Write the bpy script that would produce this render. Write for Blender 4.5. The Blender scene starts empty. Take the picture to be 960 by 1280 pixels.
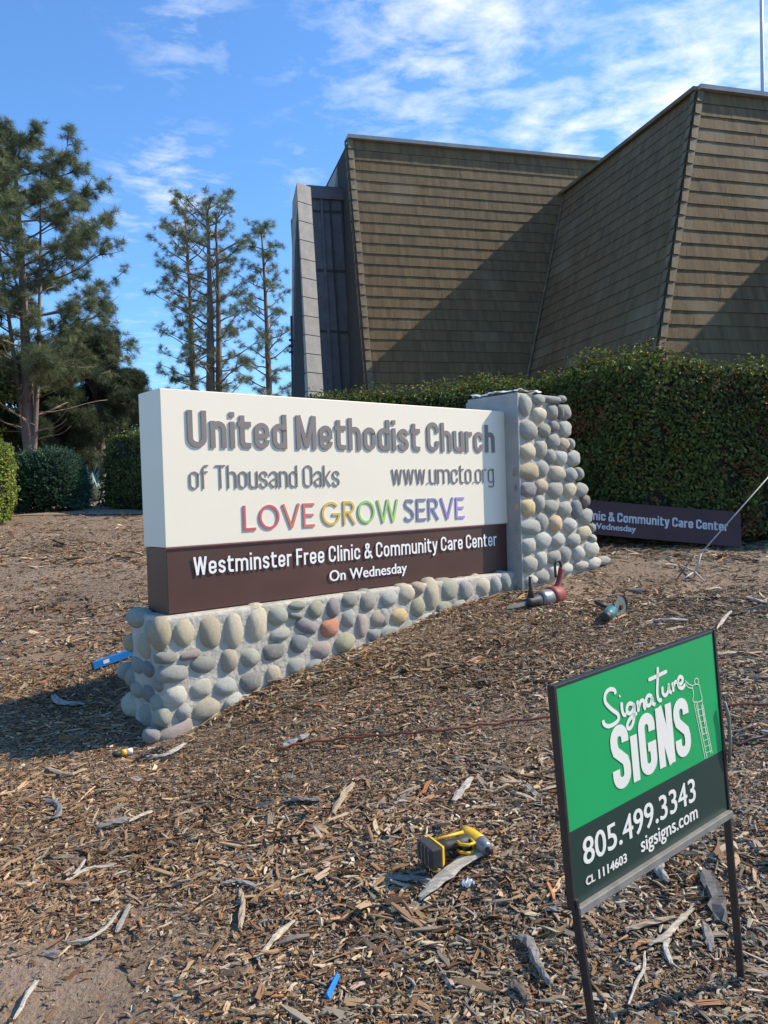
import bpy, math, random
import numpy as np
from mathutils import Vector, Matrix, Euler

random.seed(7); rng = np.random.default_rng(11)
SC = bpy.context.scene
COL = SC.collection

# ------------------------------------------------------------------ camera, world, sun, exposure
F = 980.0; PITCH = 0.0211; ROLL = -0.032; CAMH = 1.4
_fw = np.array([0, math.cos(PITCH), -math.sin(PITCH)]); _r = np.array([1.0, 0, 0]); _u = np.cross(_r, _fw)
_c, _s = math.cos(ROLL), math.sin(ROLL)
_R = _c*_r + _s*_u; _U = -_s*_r + _c*_u
CAM = np.array([0, 0, CAMH])
cd = bpy.data.cameras.new('camera'); camo = bpy.data.objects.new('camera', cd); COL.objects.link(camo)
cd.sensor_fit = 'VERTICAL'; cd.sensor_height = 36.0; cd.sensor_width = 27.0; cd.lens = 36.0*F/1280.0
cd.clip_start = 0.05; cd.clip_end = 2000
camo.matrix_world = Matrix(((_R[0], _U[0], -_fw[0], 0), (_R[1], _U[1], -_fw[1], 0), (_R[2], _U[2], -_fw[2], CAMH), (0, 0, 0, 1)))
SC.camera = camo

SUN_EL = math.radians(41)
LH = np.array([-0.968, -0.245]); LH /= np.linalg.norm(LH)          # horizontal travel direction of the light
LDIR = Vector((LH[0]*math.cos(SUN_EL), LH[1]*math.cos(SUN_EL), -math.sin(SUN_EL)))
sl = bpy.data.lights.new('sun', 'SUN'); sl.energy = 4.4; sl.angle = math.radians(0.53); sl.color = (1.0, 0.875, 0.70)
so = bpy.data.objects.new('sun', sl); COL.objects.link(so); so.rotation_euler = LDIR.to_track_quat('-Z', 'Y').to_euler(); so.location = (20, 5, 30)

SC.view_settings.view_transform = 'Standard'; SC.view_settings.look = 'None'
SC.view_settings.exposure = 0.58; SC.view_settings.gamma = 1.0

W = bpy.data.worlds.new('World'); SC.world = W; W.use_nodes = True
nt = W.node_tree; nt.nodes.clear()
def N(nt, t, **kw):
    n = nt.nodes.new(t)
    for k, v in kw.items(): setattr(n, k, v)
    return n
out = N(nt, 'ShaderNodeOutputWorld'); bg = N(nt, 'ShaderNodeBackground'); sky = N(nt, 'ShaderNodeTexSky')
sky.sky_type = 'NISHITA'; sky.sun_disc = False; sky.sun_elevation = SUN_EL
sky.sun_rotation = math.atan2(-LH[0], -LH[1])
sky.air_density = 1.15; sky.dust_density = 0.5; sky.ozone_density = 1.6; sky.altitude = 100
bg.inputs['Strength'].default_value = 0.15
tc = N(nt, 'ShaderNodeTexCoord')
sep = N(nt, 'ShaderNodeSeparateXYZ'); nt.links.new(tc.outputs['Generated'], sep.inputs[0])
def wm(op, a, b=None, clamp=False):
    m = N(nt, 'ShaderNodeMath', operation=op); m.use_clamp = clamp
    for i, v in enumerate((a, b)):
        if v is None: continue
        if isinstance(v, (int, float)): m.inputs[i].default_value = v
        else: nt.links.new(v, m.inputs[i])
    return m.outputs[0]
# thin clouds on a plane high above: direction / height
zc = wm('MAXIMUM', sep.outputs[2], 0.05)
px_ = wm('DIVIDE', sep.outputs[0], zc); py_ = wm('DIVIDE', sep.outputs[1], zc)
cmb = N(nt, 'ShaderNodeCombineXYZ'); nt.links.new(px_, cmb.inputs[0]); nt.links.new(py_, cmb.inputs[1])
mpg = N(nt, 'ShaderNodeMapping'); mpg.inputs['Rotation'].default_value = (0, 0, -0.5); mpg.inputs['Scale'].default_value = (1.0, 1.1, 1); nt.links.new(cmb.outputs[0], mpg.inputs[0])
n1 = N(nt, 'ShaderNodeTexNoise'); n1.inputs['Scale'].default_value = 6.5; n1.inputs['Detail'].default_value = 8; n1.inputs['Roughness'].default_value = 0.62; n1.inputs['Distortion'].default_value = 0.25
nt.links.new(mpg.outputs[0], n1.inputs['Vector'])
n2 = N(nt, 'ShaderNodeTexNoise'); n2.inputs['Scale'].default_value = 0.8; n2.inputs['Detail'].default_value = 2; nt.links.new(mpg.outputs[0], n2.inputs['Vector'])
# cloud banks of the photographed sky (directions), over a thin general noise
def ray_np(x, y): return _fw + _R*(x-480)/F - _U*(y-640)/F
banks = [((560, 20), .16, .95), ((700, 5), .08, .7), ((860, 120), .13, 1.15), ((700, 175), .08, 1.05), ((960, 70), .12, 1.0), ((235, 30), .07, .62), ((210, 235), .075, .78), ((150, 262), .06, .55), ((380, 215), .05, .45),
         ((165, 130), .04, .4), ((160, 445), .13, .40), ((240, 470), .15, .42), ((520, 100), .03, .6)]
acc = None
for (cx, cy), rad, amp in banks:
    d = ray_np(cx, cy); d = d/np.linalg.norm(d)
    vd = N(nt, 'ShaderNodeVectorMath', operation='DISTANCE'); nt.links.new(tc.outputs['Generated'], vd.inputs[0]); vd.inputs[1].default_value = tuple(d)
    a = wm('DIVIDE', vd.outputs['Value'], rad); a = wm('MULTIPLY', a, a); a = wm('MULTIPLY', a, -1.0); a = wm('EXPONENT', a); a = wm('MULTIPLY', a, amp)
    acc = a if acc is None else wm('MAXIMUM', acc, a)
gen = wm('MULTIPLY', wm('SUBTRACT', n2.outputs[0], 0.52, True), 1.6)
cov = wm('MAXIMUM', acc, gen)
# cov raises the threshold-free amount: cloud = clamp((noise - 0.62 + 0.32*cov) * k)
cl = wm('SUBTRACT', n1.outputs[0], 0.60); cl = wm('ADD', cl, wm('MULTIPLY', cov, 0.27)); cl = wm('MULTIPLY', cl, 2.9, True)
cl = wm('MULTIPLY', cl, wm('MINIMUM', cov, 0.85))
mixc = N(nt, 'ShaderNodeMix', data_type='RGBA'); nt.links.new(cl, mixc.inputs['Factor'])
tint = N(nt, 'ShaderNodeMix', data_type='RGBA', blend_type='MULTIPLY'); tint.inputs['Factor'].default_value = 1.0
nt.links.new(sky.outputs[0], tint.inputs['A']); tint.inputs['B'].default_value = (0.51, 0.80, 1.11, 1)
nt.links.new(tint.outputs['Result'], mixc.inputs['A']); mixc.inputs['B'].default_value = (5.2, 5.4, 5.7, 1)
nt.links.new(mixc.outputs['Result'], bg.inputs['Color']); nt.links.new(bg.outputs[0], out.inputs[0])

# ------------------------------------------------------------------ helpers
def ray(x, y): return ray_np(x, y)
def at(x, y, d): return CAM + ray(x, y)*d
def hit(x, y, P, n):
    r = ray(x, y); n = np.asarray(n, float); return CAM + r*(((np.asarray(P)-CAM) @ n)/(r @ n))
def tag(o, label=None, cat=None, group=None, kind=None):
    if label: o['label'] = label
    if cat: o['category'] = cat
    if group: o['group'] = group
    if kind: o['kind'] = kind
    return o
def empty(name, loc, M=None):
    o = bpy.data.objects.new(name, None); COL.objects.link(o); o.empty_display_size = 0.1
    if M is not None: o.matrix_world = M
    else: o.location = Vector(loc)
    return o
def link(name, me, mat=None, parent=None, M=None):
    """link mesh as object; geometry is in parent's local space (or world)"""
    o = bpy.data.objects.new(name, me); COL.objects.link(o)
    if mat is not None and len(me.materials) == 0:
        for m in (mat if isinstance(mat, (list, tuple)) else [mat]): me.materials.append(m)
    if parent is not None: o.parent = parent
    if M is not None: o.matrix_local = M
    return o
def mesh(name, v, f, smooth=False, midx=None):
    me = bpy.data.meshes.new(name); me.from_pydata([tuple(map(float, p)) for p in v], [], [tuple(int(i) for i in q) for q in f]); me.update()
    if smooth: me.polygons.foreach_set('use_smooth', [True]*len(me.polygons))
    if midx is not None: me.polygons.foreach_set('material_index', midx)
    return me
class MB:
    def __init__(s): s.v = []; s.f = []; s.m = []
    def add(s, v, f, mi=0):
        o = len(s.v); s.v += [tuple(p) for p in v]; s.f += [tuple(i+o for i in q) for q in f]; s.m += [mi]*len(f); return s
    def box(s, c, size, M=None, mi=0, taper=1.0):
        x, y, z = [k/2 for k in size]
        v = [(-x, -y, -z), (x, -y, -z), (x, y, -z), (-x, y, -z), (-x*taper, -y*taper, z), (x*taper, -y*taper, z), (x*taper, y*taper, z), (-x*taper, y*taper, z)]
        v = [Vector(p) for p in v]
        if M is not None: v = [M @ p for p in v]
        v = [p+Vector(c) for p in v]
        return s.add(v, [(0, 3, 2, 1), (4, 5, 6, 7), (0, 1, 5, 4), (1, 2, 6, 5), (2, 3, 7, 6), (3, 0, 4, 7)], mi)
    def hexa(s, p, mi=0):   # 8 points: bottom ring 0-3, top ring 4-7
        return s.add(p, [(0, 3, 2, 1), (4, 5, 6, 7), (0, 1, 5, 4), (1, 2, 6, 5), (2, 3, 7, 6), (3, 0, 4, 7)], mi)
    def tube(s, pts, rad, n=8, mi=0, flat=1.0, cap=True):
        v, f = tube(pts, rad, n, flat, cap); return s.add(v, f, mi)
    def build(s, name, mat=None, parent=None, smooth=False, bevel=0, M=None):
        me = mesh(name, s.v, s.f, smooth, s.m); o = link(name, me, mat, parent, M)
        if bevel:
            b = o.modifiers.new('bevel', 'BEVEL'); b.width = bevel; b.segments = 2; b.limit_method = 'ANGLE'
        return o
def tube(pts, rad, n=8, flat=1.0, cap=True):
    pts = [Vector(p) for p in pts]; m = len(pts)
    if isinstance(rad, (int, float)): rad = [rad]*m
    v = []; f = []; up = Vector((0, 0, 1)); side = None
    for i, p in enumerate(pts):
        t = (pts[min(i+1, m-1)]-pts[max(i-1, 0)]).normalized()
        if side is None:
            side = t.cross(up)
            if side.length < 0.05: side = t.cross(Vector((1, 0, 0)))
        side = (side - t*side.dot(t)).normalized(); w = t.cross(side)
        for k in range(n):
            a = 2*math.pi*k/n; v.append(p+(side*math.cos(a)+w*math.sin(a)*flat)*rad[i])
    for i in range(m-1):
        for k in range(n):
            k2 = (k+1) % n; f.append((i*n+k, i*n+k2, (i+1)*n+k2, (i+1)*n+k))
    if cap: f.append(tuple(range(n))[::-1]); f.append(tuple(range((m-1)*n, m*n)))
    return v, f
def smoothpath(pts, sub=6):
    P = [np.array(p, float) for p in pts]; P = [2*P[0]-P[1]]+P+[2*P[-1]-P[-2]]; o = []
    for i in range(1, len(P)-2):
        for k in range(sub):
            t = k/sub; a, b, c, d = P[i-1:i+3]
            o.append(.5*((2*b)+(-a+c)*t+(2*a-5*b+4*c-d)*t*t+(-a+3*b-3*c+d)*t**3))
    o.append(P[-2]); return o

def mat(name, col, rough=0.7, col2=None, scale=8.0, detail=5, stretch=(1, 1, 1), bump=0.0, bscale=None, metal=0.0, attr=None, objcol=False, coord='Object', spec=0.5, contrast=(0.35, 0.65), trans=0.0, wear=None, valattr=None):
    m = bpy.data.materials.new(name); m.use_nodes = True; t = m.node_tree; b = t.nodes['Principled BSDF']; o = t.nodes['Material Output']
    b.inputs['Roughness'].default_value = rough; b.inputs['Metallic'].default_value = metal; b.inputs['Specular IOR Level'].default_value = spec
    L = t.links.new; c2 = col2 or tuple(k*0.72 for k in col)
    tcn = N(t, 'ShaderNodeTexCoord'); mp = N(t, 'ShaderNodeMapping'); mp.inputs['Scale'].default_value = stretch
    if coord.startswith('@'):
        an = N(t, 'ShaderNodeAttribute', attribute_name=coord[1:]); L(an.outputs['Vector'], mp.inputs[0])
    elif coord == 'World':
        g = N(t, 'ShaderNodeNewGeometry'); L(g.outputs['Position'], mp.inputs[0])
    else: L(tcn.outputs[coord], mp.inputs[0])
    nz = N(t, 'ShaderNodeTexNoise'); nz.inputs['Scale'].default_value = scale; nz.inputs['Detail'].default_value = detail; nz.inputs['Roughness'].default_value = 0.62; L(mp.outputs[0], nz.inputs['Vector'])
    rp = N(t, 'ShaderNodeMapRange'); rp.inputs['From Min'].default_value = contrast[0]; rp.inputs['From Max'].default_value = contrast[1]; L(nz.outputs[0], rp.inputs[0])
    mx = N(t, 'ShaderNodeMix', data_type='RGBA'); L(rp.outputs[0], mx.inputs['Factor']); mx.inputs['A'].default_value = (*c2, 1); mx.inputs['B'].default_value = (*col, 1)
    res = mx.outputs['Result']
    def mul(res, src):
        q = N(t, 'ShaderNodeMix', data_type='RGBA', blend_type='MULTIPLY'); q.inputs['Factor'].default_value = 1; L(res, q.inputs['A']); L(src, q.inputs['B']); return q.outputs['Result']
    if objcol:
        oi = N(t, 'ShaderNodeObjectInfo'); res = mul(res, oi.outputs['Color'])
    if attr:
        an = N(t, 'ShaderNodeAttribute', attribute_name=attr); an.attribute_type = 'INSTANCER' if valattr else 'GEOMETRY'; res = mul(res, an.outputs['Color'])
    if wear:   # second, larger mottling
        wc, ws, wst, w0, w1 = wear
        mp2 = N(t, 'ShaderNodeMapping'); mp2.inputs['Scale'].default_value = wst; L(mp.inputs[0].links[0].from_socket, mp2.inputs[0])
        n3 = N(t, 'ShaderNodeTexNoise'); n3.inputs['Scale'].default_value = ws; n3.inputs['Detail'].default_value = 6; L(mp2.outputs[0], n3.inputs['Vector'])
        r3 = N(t, 'ShaderNodeMapRange'); r3.inputs['From Min'].default_value = w0; r3.inputs['From Max'].default_value = w1; L(n3.outputs[0], r3.inputs[0])
        q = N(t, 'ShaderNodeMix', data_type='RGBA'); L(r3.outputs[0], q.inputs['Factor']); L(res, q.inputs['A']); q.inputs['B'].default_value = (*wc, 1); res = q.outputs['Result']
    L(res, b.inputs['Base Color'])
    if bump:
        bn = N(t, 'ShaderNodeBump'); bn.inputs['Strength'].default_value = 1.0; bn.inputs['Distance'].default_value = bump
        if bscale:
            nb = N(t, 'ShaderNodeTexNoise'); nb.inputs['Scale'].default_value = bscale; nb.inputs['Detail'].default_value = 6; L(mp.outputs[0], nb.inputs['Vector']); L(nb.outputs[0], bn.inputs['Height'])
        else: L(nz.outputs[0], bn.inputs['Height'])
        L(bn.outputs[0], b.inputs['Normal'])
    if trans:
        tr = N(t, 'ShaderNodeBsdfTranslucent'); L(res, tr.inputs['Color']); ms = N(t, 'ShaderNodeMixShader'); ms.inputs[0].default_value = trans
        L(b.outputs[0], ms.inputs[1]); L(tr.outputs[0], ms.inputs[2]); L(ms.outputs[0], o.inputs[0])
    return m

# scatter: one object whose mesh holds prototype pieces (attribute pid>0) and points (pid==0) instanced by geometry nodes
_gn = {}
def gn_group(k):
    if k in _gn: return _gn[k]
    g = bpy.data.node_groups.new('scatter_%d' % k, 'GeometryNodeTree')
    g.interface.new_socket('Geometry', in_out='INPUT', socket_type='NodeSocketGeometry'); g.interface.new_socket('Geometry', in_out='OUTPUT', socket_type='NodeSocketGeometry')
    gi = N(g, 'NodeGroupInput'); go = N(g, 'NodeGroupOutput'); L = g.links.new
    def na(name, typ):
        a = N(g, 'GeometryNodeInputNamedAttribute', data_type=typ); a.inputs['Name'].default_value = name; return a.outputs['Attribute']
    def sel(v):
        c = N(g, 'FunctionNodeCompare', data_type='INT', operation='EQUAL'); L(na('pid', 'INT'), c.inputs[2]); c.inputs[3].default_value = v; return c.outputs[0]
    join = N(g, 'GeometryNodeGeometryToInstance')
    for i in range(k, 0, -1):
        s = N(g, 'GeometryNodeSeparateGeometry', domain='POINT'); L(gi.outputs[0], s.inputs[0]); L(sel(i), s.inputs[1]); L(s.outputs[0], join.inputs[0])
    s = N(g, 'GeometryNodeSeparateGeometry', domain='POINT'); L(gi.outputs[0], s.inputs[0]); L(sel(0), s.inputs[1])
    ip = N(g, 'GeometryNodeInstanceOnPoints'); L(s.outputs[0], ip.inputs['Points']); L(join.outputs[0], ip.inputs['Instance']); ip.inputs['Pick Instance'].default_value = True
    L(na('which', 'INT'), ip.inputs['Instance Index'])
    er = N(g, 'FunctionNodeEulerToRotation'); L(na('rot', 'FLOAT_VECTOR'), er.inputs[0]); L(er.outputs[0], ip.inputs['Rotation']); L(na('scl', 'FLOAT_VECTOR'), ip.inputs['Scale'])
    L(ip.outputs[0], go.inputs[0]); _gn[k] = g; return g
def scatter(name, protos, P, rot, scl, tint, mats, parent=None):
    """protos: list of (verts, faces, matidx); P,rot,scl,tint arrays (n,3)"""
    n = len(P); V = [np.asarray(P, float)]; pid = [np.zeros(n, int)]; fs = []; mi = []; off = n
    for i, pr in enumerate(protos):
        v = np.asarray(pr[0], float); V.append(v); pid.append(np.full(len(v), i+1)); fs += [tuple(a+off for a in q) for q in pr[1]]; mi += [0]*len(pr[1]) if len(pr) < 3 else list(pr[2]); off += len(v)
    V = np.concatenate(V); pid = np.concatenate(pid)
    me = bpy.data.meshes.new(name); me.from_pydata(V.tolist(), [], fs); me.update(); me.polygons.foreach_set('material_index', mi)
    tot = len(V)
    def attr(nm, typ, arr, key):
        a = me.attributes.new(nm, typ, 'POINT'); full = np.zeros((tot,)+arr.shape[1:], arr.dtype); full[:n] = arr; a.data.foreach_set(key, full.ravel())
    a = me.attributes.new('pid', 'INT', 'POINT'); a.data.foreach_set('value', pid.astype(np.int32))
    attr('which', 'INT', rng.integers(0, len(protos), n).astype(np.int32), 'value')
    attr('rot', 'FLOAT_VECTOR', np.asarray(rot, np.float32), 'vector'); attr('scl', 'FLOAT_VECTOR', np.asarray(scl, np.float32), 'vector')
    attr('tint', 'FLOAT_VECTOR', np.asarray(tint, np.float32), 'vector')
    o = link(name, me, mats, parent); md = o.modifiers.new('scatter', 'NODES'); md.node_group = gn_group(len(protos)); return o
def euler_from_normals(nv, spin=None):
    """rotation taking +Z to nv with random spin about it; (n,3) eulers XYZ"""
    nv = nv/np.linalg.norm(nv, axis=1, keepdims=True); n = len(nv)
    sp = rng.uniform(0, 2*math.pi, n) if spin is None else spin
    a = np.where(np.abs(nv[:, 2:3]) < .95, np.array([[0, 0, 1.]]), np.array([[1., 0, 0]])); x = np.cross(a, nv); x /= np.linalg.norm(x, axis=1, keepdims=True); y = np.cross(nv, x)
    X = x*np.cos(sp)[:, None]+y*np.sin(sp)[:, None]; Y = np.cross(nv, X)
    sy = np.sqrt(X[:, 0]**2+X[:, 1]**2)
    return np.stack([np.arctan2(Y[:, 2], nv[:, 2]), np.arctan2(-X[:, 2], sy), np.arctan2(X[:, 1], X[:, 0])], 1)
def wav(x, y, s, seed=0, octv=4):
    r = np.random.default_rng(seed); o = np.zeros(np.broadcast(x, y).shape); a = 1
    for k in range(octv):
        for j in range(3):
            th = r.uniform(0, 6.28); ph = r.uniform(0, 6.28); o = o+a*np.sin((x*math.cos(th)+y*math.sin(th))*s*(2**k)*r.uniform(.8, 1.25)+ph)/3
        a *= .55
    return o

# ------------------------------------------------------------------ sign frame of reference (front face of the cabinet)
TH = 0.86375; SL = 2.984; ST = 0.296; SB = 0.2962*1.3
SO = np.array([-1.2587, 4.4908, CAMH-0.6456]); su = np.array([math.sin(TH), math.cos(TH), 0]); sn = np.array([math.cos(TH), -math.sin(TH), 0])   # along, outward
MS = Matrix(((su[0], -sn[0], 0, SO[0]), (su[1], -sn[1], 0, SO[1]), (0, 0, 1, SO[2]), (0, 0, 0, 1)))   # local x along, y back into the sign, z up
MSI = MS.inverted()
def sgn(px, py, off=0.0):
    """pixel -> (s, h) on the vertical plane 'off' metres in front of the cabinet face"""
    P = hit(px, py, SO+sn*off, sn); return float((P-SO) @ su), float(P[2]-SO[2])
BOFF = 0.07; COFF = 0.13     # base face and column face in front of the cabinet face

# ------------------------------------------------------------------ terrain height
ctrl = [(-.9, 2.0, -1.36), (.2, 2.0, -1.31), (.3, 2.6, -1.21), (.87, 1.92, -1.265), (.35, 1.6, -1.29), (0, 0, -1.38), (-1.5, .5, -1.42), (1.5, .5, -1.25), (2, 3, -1.02), (2.8, 5, -.85), (1.65, 5.6, -.89),
        (3.6, 8.3, -.68), (5.5, 8, -.66), (2.0, 7.2, -.66), (1.5, 8.8, -.63), (0, 9.5, -.55), (-2.2, 4.35, -1.34), (-3, 6, -1.19), (-3.2, 4, -1.36), (-2.7, 7.5, -.9), (-1.5, 7, -.93), (-5.6, 11.5, -.25), (-3.5, 11.5, -.28), (-4.2, 9, -.6),
        (-8, 20, .28), (-5.9, 13.6, -.08), (-6.6, 16.5, .06), (0, 20, .1), (10, 20, -.3), (9, 11, -.55), (-10, 9, -.5), (10, 2, -.9), (-8, 2, -1.6), (0, -6, -1.6), (8, -6, -1.4), (-8, -6, -1.7), (0, 30, .3), (20, 30, -.1), (-20, 30, .4), (25, 5, -.7), (-25, 5, -1.2), (0, -25, -1.7)]
for a, b in ((205, 925), (235, 914), (280, 888), (330, 860), (380, 838), (430, 814), (480, 793), (540, 768), (600, 750), (640, 738)):
    P = hit(a, b, SO+sn*BOFF, sn); ctrl.append((P[0], P[1], P[2]-CAMH))
for a, b in ((690, 726), (755, 706)):
    P = hit(a, b, SO+sn*COFF, sn); ctrl.append((P[0], P[1], P[2]-CAMH))
ctrl = np.array(ctrl); _X = ctrl[:, :2]; _n = len(ctrl)
def _phi(d): return np.where(d > 1e-9, d*d*np.log(np.maximum(d, 1e-9)), 0)
_K = _phi(np.linalg.norm(_X[:, None]-_X[None], axis=2))+np.eye(_n)*.004; _P = np.c_[np.ones(_n), _X]
_sol = np.linalg.solve(np.block([[_K, _P], [_P.T, np.zeros((3, 3))]]), np.r_[ctrl[:, 2]+CAMH, 0, 0, 0])
def H(x, y, rough=True):
    x = np.asarray(x, float); y = np.asarray(y, float); sh = x.shape; x = x.ravel(); y = y.ravel(); xc = np.clip(x, -25, 25); yc = np.clip(y, -24, 30)
    o = np.zeros(len(x))
    for i in range(0, len(x), 40000):
        q = np.stack([xc[i:i+40000], yc[i:i+40000]], 1); o[i:i+40000] = _phi(np.linalg.norm(q[:, None]-_X[None], axis=2)) @ _sol[:_n]+np.c_[np.ones(len(q)), q] @ _sol[_n:]
    if rough: o = o+.012*wav(x, y, 3.1, 3, 4)
    return o.reshape(sh)
def Hs(x, y): return float(H(np.array([x]), np.array([y]))[0])
def ground(px, py):
    r = ray(px, py); t = np.linspace(.8, 60, 6000); p = CAM[None]+r[None]*t[:, None]; d = p[:, 2]-H(p[:, 0], p[:, 1]); i = int(np.argmax(d < 0)); return p[i] if i > 0 else p[-1]

# ------------------------------------------------------------------ ground sheet
def axis(segs):
    o = []
    for a, b, st in segs: o += list(np.arange(a, b, st))
    o.append(segs[-1][1]); return np.array(o)
gx = axis([(-600, -100, 60), (-100, -20, 8), (-20, -7, .7), (-7, 7, .07), (7, 20, .7), (20, 100, 8), (100, 600, 60)])
gy = axis([(-300, -60, 60), (-60, -6, 4), (-6, .5, .5), (.5, 13, .07), (13, 30, .6), (30, 100, 8), (100, 900, 80)])
GX, GY = np.meshgrid(gx, gy); GZ = H(GX, GY)
nx, ny = len(gx), len(gy); idx = np.arange(nx*ny).reshape(ny, nx)
quads = np.stack([idx[:-1, :-1], idx[:-1, 1:], idx[1:, 1:], idx[1:, :-1]], -1).reshape(-1, 4)
gm = bpy.data.meshes.new('ground'); gm.from_pydata(np.stack([GX, GY, GZ], -1).reshape(-1, 3).tolist(), [], quads.tolist()); gm.update(); gm.polygons.foreach_set('use_smooth', [True]*len(gm.polygons))
m_ground = mat('mulch_soil', (.30, .215, .14), .95, (.115, .078, .05), scale=48, detail=9, bump=.02, coord='World', contrast=(.3, .7), wear=((.32, .225, .15), 1.1, (1, 1, 1), .52, .70))
tag(link('ground', gm, m_ground), kind='structure')
# bare worn dirt and paths
def sheet(name, pts, dz, m, n=24):
    """quad strip between two polylines draped on the ground"""
    A, B = pts; v = []; f = []
    A = smoothpath([(p[0], p[1], 0) for p in A], 5); B = smoothpath([(p[0], p[1], 0) for p in B], 5); k = min(len(A), len(B))
    for i in range(k):
        for j in range(9):
            t = j/8; x = A[i][0]*(1-t)+B[i][0]*t; y = A[i][1]*(1-t)+B[i][1]*t; v.append((x, y, Hs(x, y)+dz))
    for i in range(k-1):
        for j in range(8): a = i*9+j; f.append((a, a+1, a+10, a+9))
    return tag(link(name, mesh(name, v, f, True), m), kind='structure')

# ------------------------------------------------------------------ building (folded shingle walls)
bth = math.radians(74.6); bu = np.array([math.sin(bth), math.cos(bth), 0]); bn = np.array([math.cos(bth), -math.sin(bth), 0]); UZ = np.array([0, 0, 1.0])
BAT = 0.18; GZB = CAMH-0.9
TLw = at(434, 174, 22.0)
N1 = np.cross(bu, bn*BAT-UZ); N1 /= np.linalg.norm(N1); N1 = N1 if N1 @ bn > 0 else -N1
BLw = hit(460, 485, TLw, N1); Vt = hit(705, 243, TLw, N1); Vb = hit(662, 465, TLw, N1)
_r0 = ray(868, 113); Pk = CAM+_r0*((Vt[2]-CAMH)/_r0[2]); Pk = Vt+bn*float((Pk-Vt) @ bn)
_tilt2 = float((Vb-Vt) @ bu)/float(Vt[2]-Vb[2])       # how much face 2 moves along bu per metre going down (negative)
m_shingle = mat('weathered_wood_shingle', (.222, .148, .068), .88, (.105, .069, .032), scale=2.2, detail=8, stretch=(3.2, .22, 1), coord='@st', bump=.012, bscale=34, contrast=(.3, .72), wear=((.26, .20, .12), .55, (1, .3, 1), .56, .80))
m_cap = mat('weathered_hip_cap', (.22, .17, .10), .85, (.13, .10, .06), scale=3, coord='World', bump=.01)
m_flash = mat('grey_metal_flashing', (.50, .45, .40), .6, (.38, .34, .31), scale=3, coord='World', metal=.0)
m_darkwall = mat('dark_backing', (.06, .05, .04), .9)
church = tag(empty('church_building', (float(BLw[0]), float(BLw[1]), GZB)), 'large brown church with folded sloping shingled walls rising behind the hedge', 'church building')
cinv = Matrix.Translation(-church.location)
def loc(p): return [tuple(Vector(q)-church.location) for q in p]
def shingle_face(O, du, N, sl, sr, ztop, zbot, sgnn=1, expo=0.305):
    """O: point on face at height ztop; du: horizontal direction; N: outward normal; sl(z), sr(z) side limits in metres from O"""
    dd = np.cross(N, du); dd = dd/np.linalg.norm(dd); dd = dd if dd[2] < 0 else -dd    # down the slope
    dd = dd/abs(dd[2])                                                                 # per metre of height
    k = 0; z1 = ztop
    while z1 > zbot:
        z0 = max(z1-expo, zbot); mb = MB(); st = []
        a0, a1 = sl(z0), sr(z0); t0, t1 = sl(z1), sr(z1); x = 0.0; cells = [0.0]; Lw = a1-a0
        while x < Lw: x += rng.uniform(.13, .34); cells.append(min(x, Lw))
        for c0, c1 in zip(cells[:-1], cells[1:]):
            if c1-c0 < .02: continue
            f0, f1 = c0/Lw, (c1-.0015)/Lw; pr = .024+rng.uniform(-.003, .003); drop = rng.uniform(0, .0015)
            b0, b1 = a0+f0*(a1-a0), a0+f1*(a1-a0); u0, u1 = t0+f0*(t1-t0), t0+f1*(t1-t0)
            PB = lambda s, o, z: O+du*s+dd*(ztop-z)+N*o
            p = [PB(b0, -.03, z0-drop), PB(b1, -.03, z0-drop), PB(u1, -.03, z1), PB(u0, -.03, z1), PB(b0, pr, z0-drop), PB(b1, pr, z0-drop), PB(u1, .006, z1), PB(u0, .006, z1)]
            mb.hexa(loc(p)); st += [(b0, z0), (b1, z0), (u1, z1), (u0, z1)]*2
        me = mesh('shingle_course', mb.v, mb.f); at_ = me.attributes.new('st', 'FLOAT_VECTOR', 'POINT'); arr = np.array([(a, b, k*.37) for a, b in st], np.float32); at_.data.foreach_set('vector', arr.ravel())
        link('shingle_course', me, m_shingle, church); k += 1; z1 = z0
    return dd
def backing(P):    # solid panel behind a face: list of 4 corners + inward offset
    pass
zb = GZB-.2; zt1 = TLw[2]; zt2 = Vt[2]
sBL = float((BLw-TLw) @ bu)/float(TLw[2]-BLw[2])      # left edge of face 1
sV = float((Vt-TLw) @ bu)
d1 = shingle_face(TLw, bu, N1, lambda z: sBL*(zt1-z), lambda z: (sV+_tilt2*(zt2-z)) if z < zt2 else sV+1.8, zt1, zb)
# face 2 (in shade): contains bn direction; going down moves by _tilt2 along bu
N2 = np.cross(bn, UZ*-1+bu*_tilt2); N2 /= np.linalg.norm(N2); N2 = N2 if N2 @ bu < 0 else -N2
LPk = float((Pk-Vt) @ bn)
d2 = shingle_face(Vt, bn, N2, lambda z: BAT*(zt2-z)-.1, lambda z: LPk+BAT*(zt2-z), zt2, zb)
N3 = N1; V3 = hit(1112, 150, Pk, N3); V3z = V3[2]; s3 = float((V3-Pk) @ bu)
d3 = shingle_face(Pk, bu, N3, lambda z: _tilt2*(zt2-z), lambda z: s3+_tilt2*(zt2-z) if z < V3z else s3+1.0, zt2, zb)
P4 = V3+bn*6.5
d4 = shingle_face(V3, bn, N2, lambda z: BAT*(V3z-z), lambda z: 6.5+BAT*(V3z-z), V3z, zb)
d5 = shingle_face(P4, bu, N3, lambda z: _tilt2*(V3z-z), lambda z: 7+_tilt2*(V3z-z), V3z, zb)
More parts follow.
